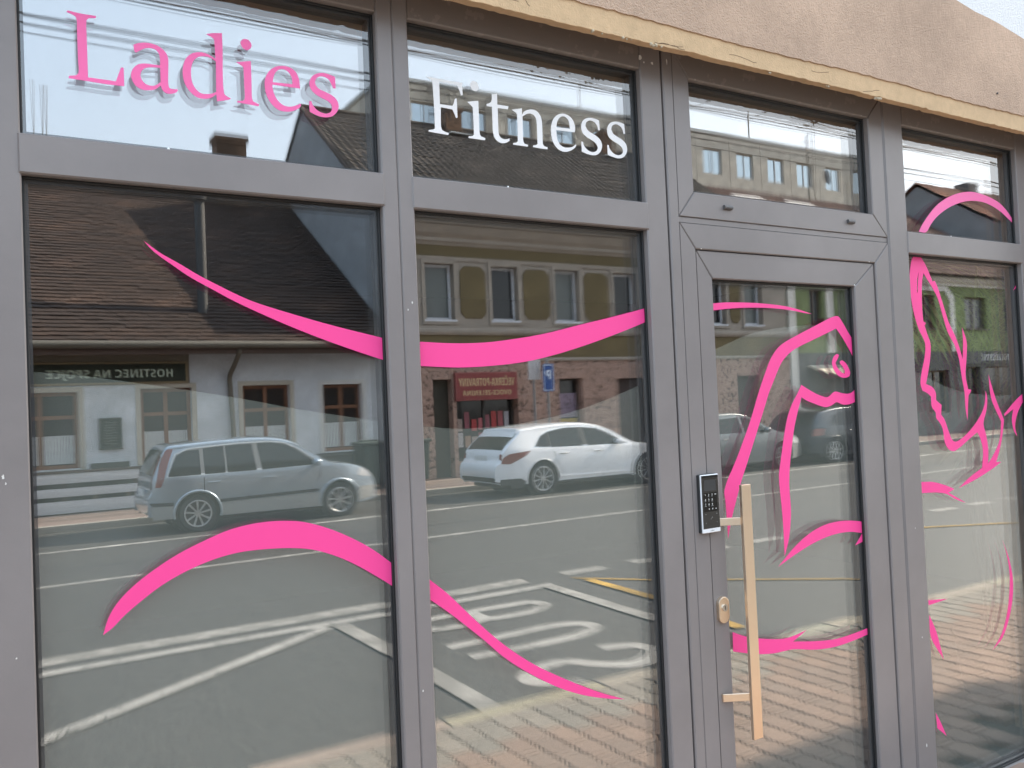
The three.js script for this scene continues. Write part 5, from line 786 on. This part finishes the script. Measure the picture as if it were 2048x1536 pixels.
{ // grey hatchback and dark saloon further along
  const mk = (name, label, x, p, L) => car(name, label, [x, 0.0, CZ], {
    size: 0.93,
    L, W: 1.78, R: 0.315, wheels: [0.80, L - 0.88], tumble: 0.34, paint: p, glass: carGlass, lip: 0.010,
    top: [[0.06, 0.28], [0.0, 0.45], [0.0, 0.62], [0.08, 0.80], [0.16, 0.98], [0.42, 1.26], [0.60, 1.36], [1.3, 1.45], [2.0, 1.43], [L - 1.75, 1.30], [L - 1.22, 1.02], [L - 1.0, 0.95], [L - 0.5, 0.86], [L - 0.18, 0.72], [L - 0.03, 0.54], [L, 0.42], [L - 0.03, 0.28]],
    belt: [[0, 0.93], [2.6, 0.92], [L, 0.85]], sill: [[0, 0.30], [0.4, 0.24], [L - 0.4, 0.22], [L, 0.27]],
    windows: [[[0.62, 0.975], [1.1, 0.965], [1.1, 1.28], [0.86, 1.24]], [[1.14, 0.965], [1.92, 0.955], [1.88, 1.325], [1.14, 1.30]], [[2.0, 0.955], [L - 1.32, 0.945], [L - 1.62, 1.15], [L - 1.9, 1.28], [1.96, 1.325]]],
    frameLine: null, frameMat: chrome, ws: [[L - 1.8, 1.32], [L - 1.26, 1.04]], rw: [[0.17, 1.0], [0.52, 1.32]],
    seams: [[1.1, 0.92, 1.16, 0.5], [1.96, 0.92, 1.98, 0.26], [L - 1.36, 0.9, L - 1.42, 0.28]], handles: [[1.32, 0.82], [2.2, 0.82]], handleMat: p,
    trims: [[[[0.06, 0.72], [0.40, 0.74], [0.42, 0.90], [0.12, 0.92]], lampRed, 0.006, 'tail_lamp'], [[[L - 0.62, 0.66], [L - 0.18, 0.58], [L - 0.24, 0.70], [L - 0.6, 0.80]], lampClear, 0.006, 'headlamp']],
    caps: [[[L - 0.10, 0.62], [L, 0.44], -0.6, 0.6, trimDark, 0.006, 'grille']], mirror: [L - 1.5, 0.99], plate: 0.66, plateX: 0.01, spokes: 8, spokeW: 0.016, rimMat: alloy });
  mk('grey_hatchback', 'mid grey car seen behind the pink arm in the door glass', 12.62, paintOf(0.16, 0.17, 0.175, 0.4, 0.3), 4.15);
  mk('dark_saloon', 'nearly black car parked furthest along, beyond the grey one', 16.75, paintOf(0.022, 0.030, 0.042, 0.3, 0.25), 4.4);
}
// ---------- palm in the room, behind the right window ----------
{
  const t = thing('potted_palm', 'leafy potted palm standing inside behind the right window', 'potted palm', [4.62, 0.02, -0.58]);
  const leafM = mat(0.30, 0.36, 0.11, 0.6, { side: THREE.DoubleSide }), r = rng(17);
  part('pot', new THREE.LatheGeometry([[0, 0], [0.15, 0], [0.19, 0.32], [0.21, 0.34], [0.19, 0.35], [0.17, 0.30], [0, 0.30]].map(p => new THREE.Vector2(...p)), 28), mat(0.25, 0.22, 0.19, 0.7), t);
  const stems = [];
  for (let i = 0; i < 5; i++) stems.push(tube([V((r() - 0.5) * 0.1, 0.28, (r() - 0.5) * 0.1), V((r() - 0.5) * 0.14, 0.8, (r() - 0.5) * 0.14), V((r() - 0.5) * 0.22, 1.3 + r() * 0.2, (r() - 0.5) * 0.2)], 0.014, 14, 6));
  part('stem', stems, mat(0.12, 0.11, 0.05, 0.8), t);
  for (let i = 0; i < 15; i++) {
    const a = i * 2.4 + r() * 0.4, reach = 0.45 + r() * 0.3, h0 = 1.05 + r() * 0.4, rise = 0.45 + r() * 0.5, gs = [];
    const cv = new THREE.CatmullRomCurve3([V(0, h0, 0), V(Math.cos(a) * reach * 0.35, h0 + rise * 0.75, Math.sin(a) * reach * 0.3), V(Math.cos(a) * reach * 0.8, h0 + rise, Math.sin(a) * reach * 0.65), V(Math.cos(a) * reach * 1.25, h0 + rise * 0.62, Math.sin(a) * reach * 0.85)]);
    gs.push(new THREE.TubeGeometry(cv, 20, 0.005, 5));
    for (let k = 4; k < 26; k++) { const u = k / 26, p = cv.getPoint(u), d = cv.getTangent(u), side = V(-d.z, 0.25, d.x).normalize(), ln = (0.30 * Math.sin(u * PI * 0.86 + 0.25) + 0.05) * (0.85 + r() * 0.3);
      for (const sg of [-1, 1]) { const dir = V().copy(side).multiplyScalar(sg).addScaledVector(d, 0.75).add(V(0, -0.22 - r() * 0.2, 0)).normalize(), wv = V().crossVectors(dir, V(0, 1, 0)).normalize().multiplyScalar(0.012), q1 = p.clone().addScaledVector(dir, ln * 0.45), q2 = p.clone().addScaledVector(dir, ln).add(V(0, -0.03, 0));
        const pos = []; const T = (x, y, z) => pos.push(x.x, x.y, x.z, y.x, y.y, y.z, z.x, z.y, z.z); const a1 = q1.clone().add(wv), a2 = q1.clone().sub(wv); T(p, a1, a2); T(a1, q2, a2);
        const g = new THREE.BufferGeometry(); g.setAttribute('position', new THREE.Float32BufferAttribute(pos, 3)); g.computeVertexNormals(); gs.push(g); } }
    part('frond', gs, leafM, t);
  }
}
scene.traverse(o => { if (o.isMesh) { o.castShadow = true; o.receiveShadow = true; } });
renderer.render(scene, camera);
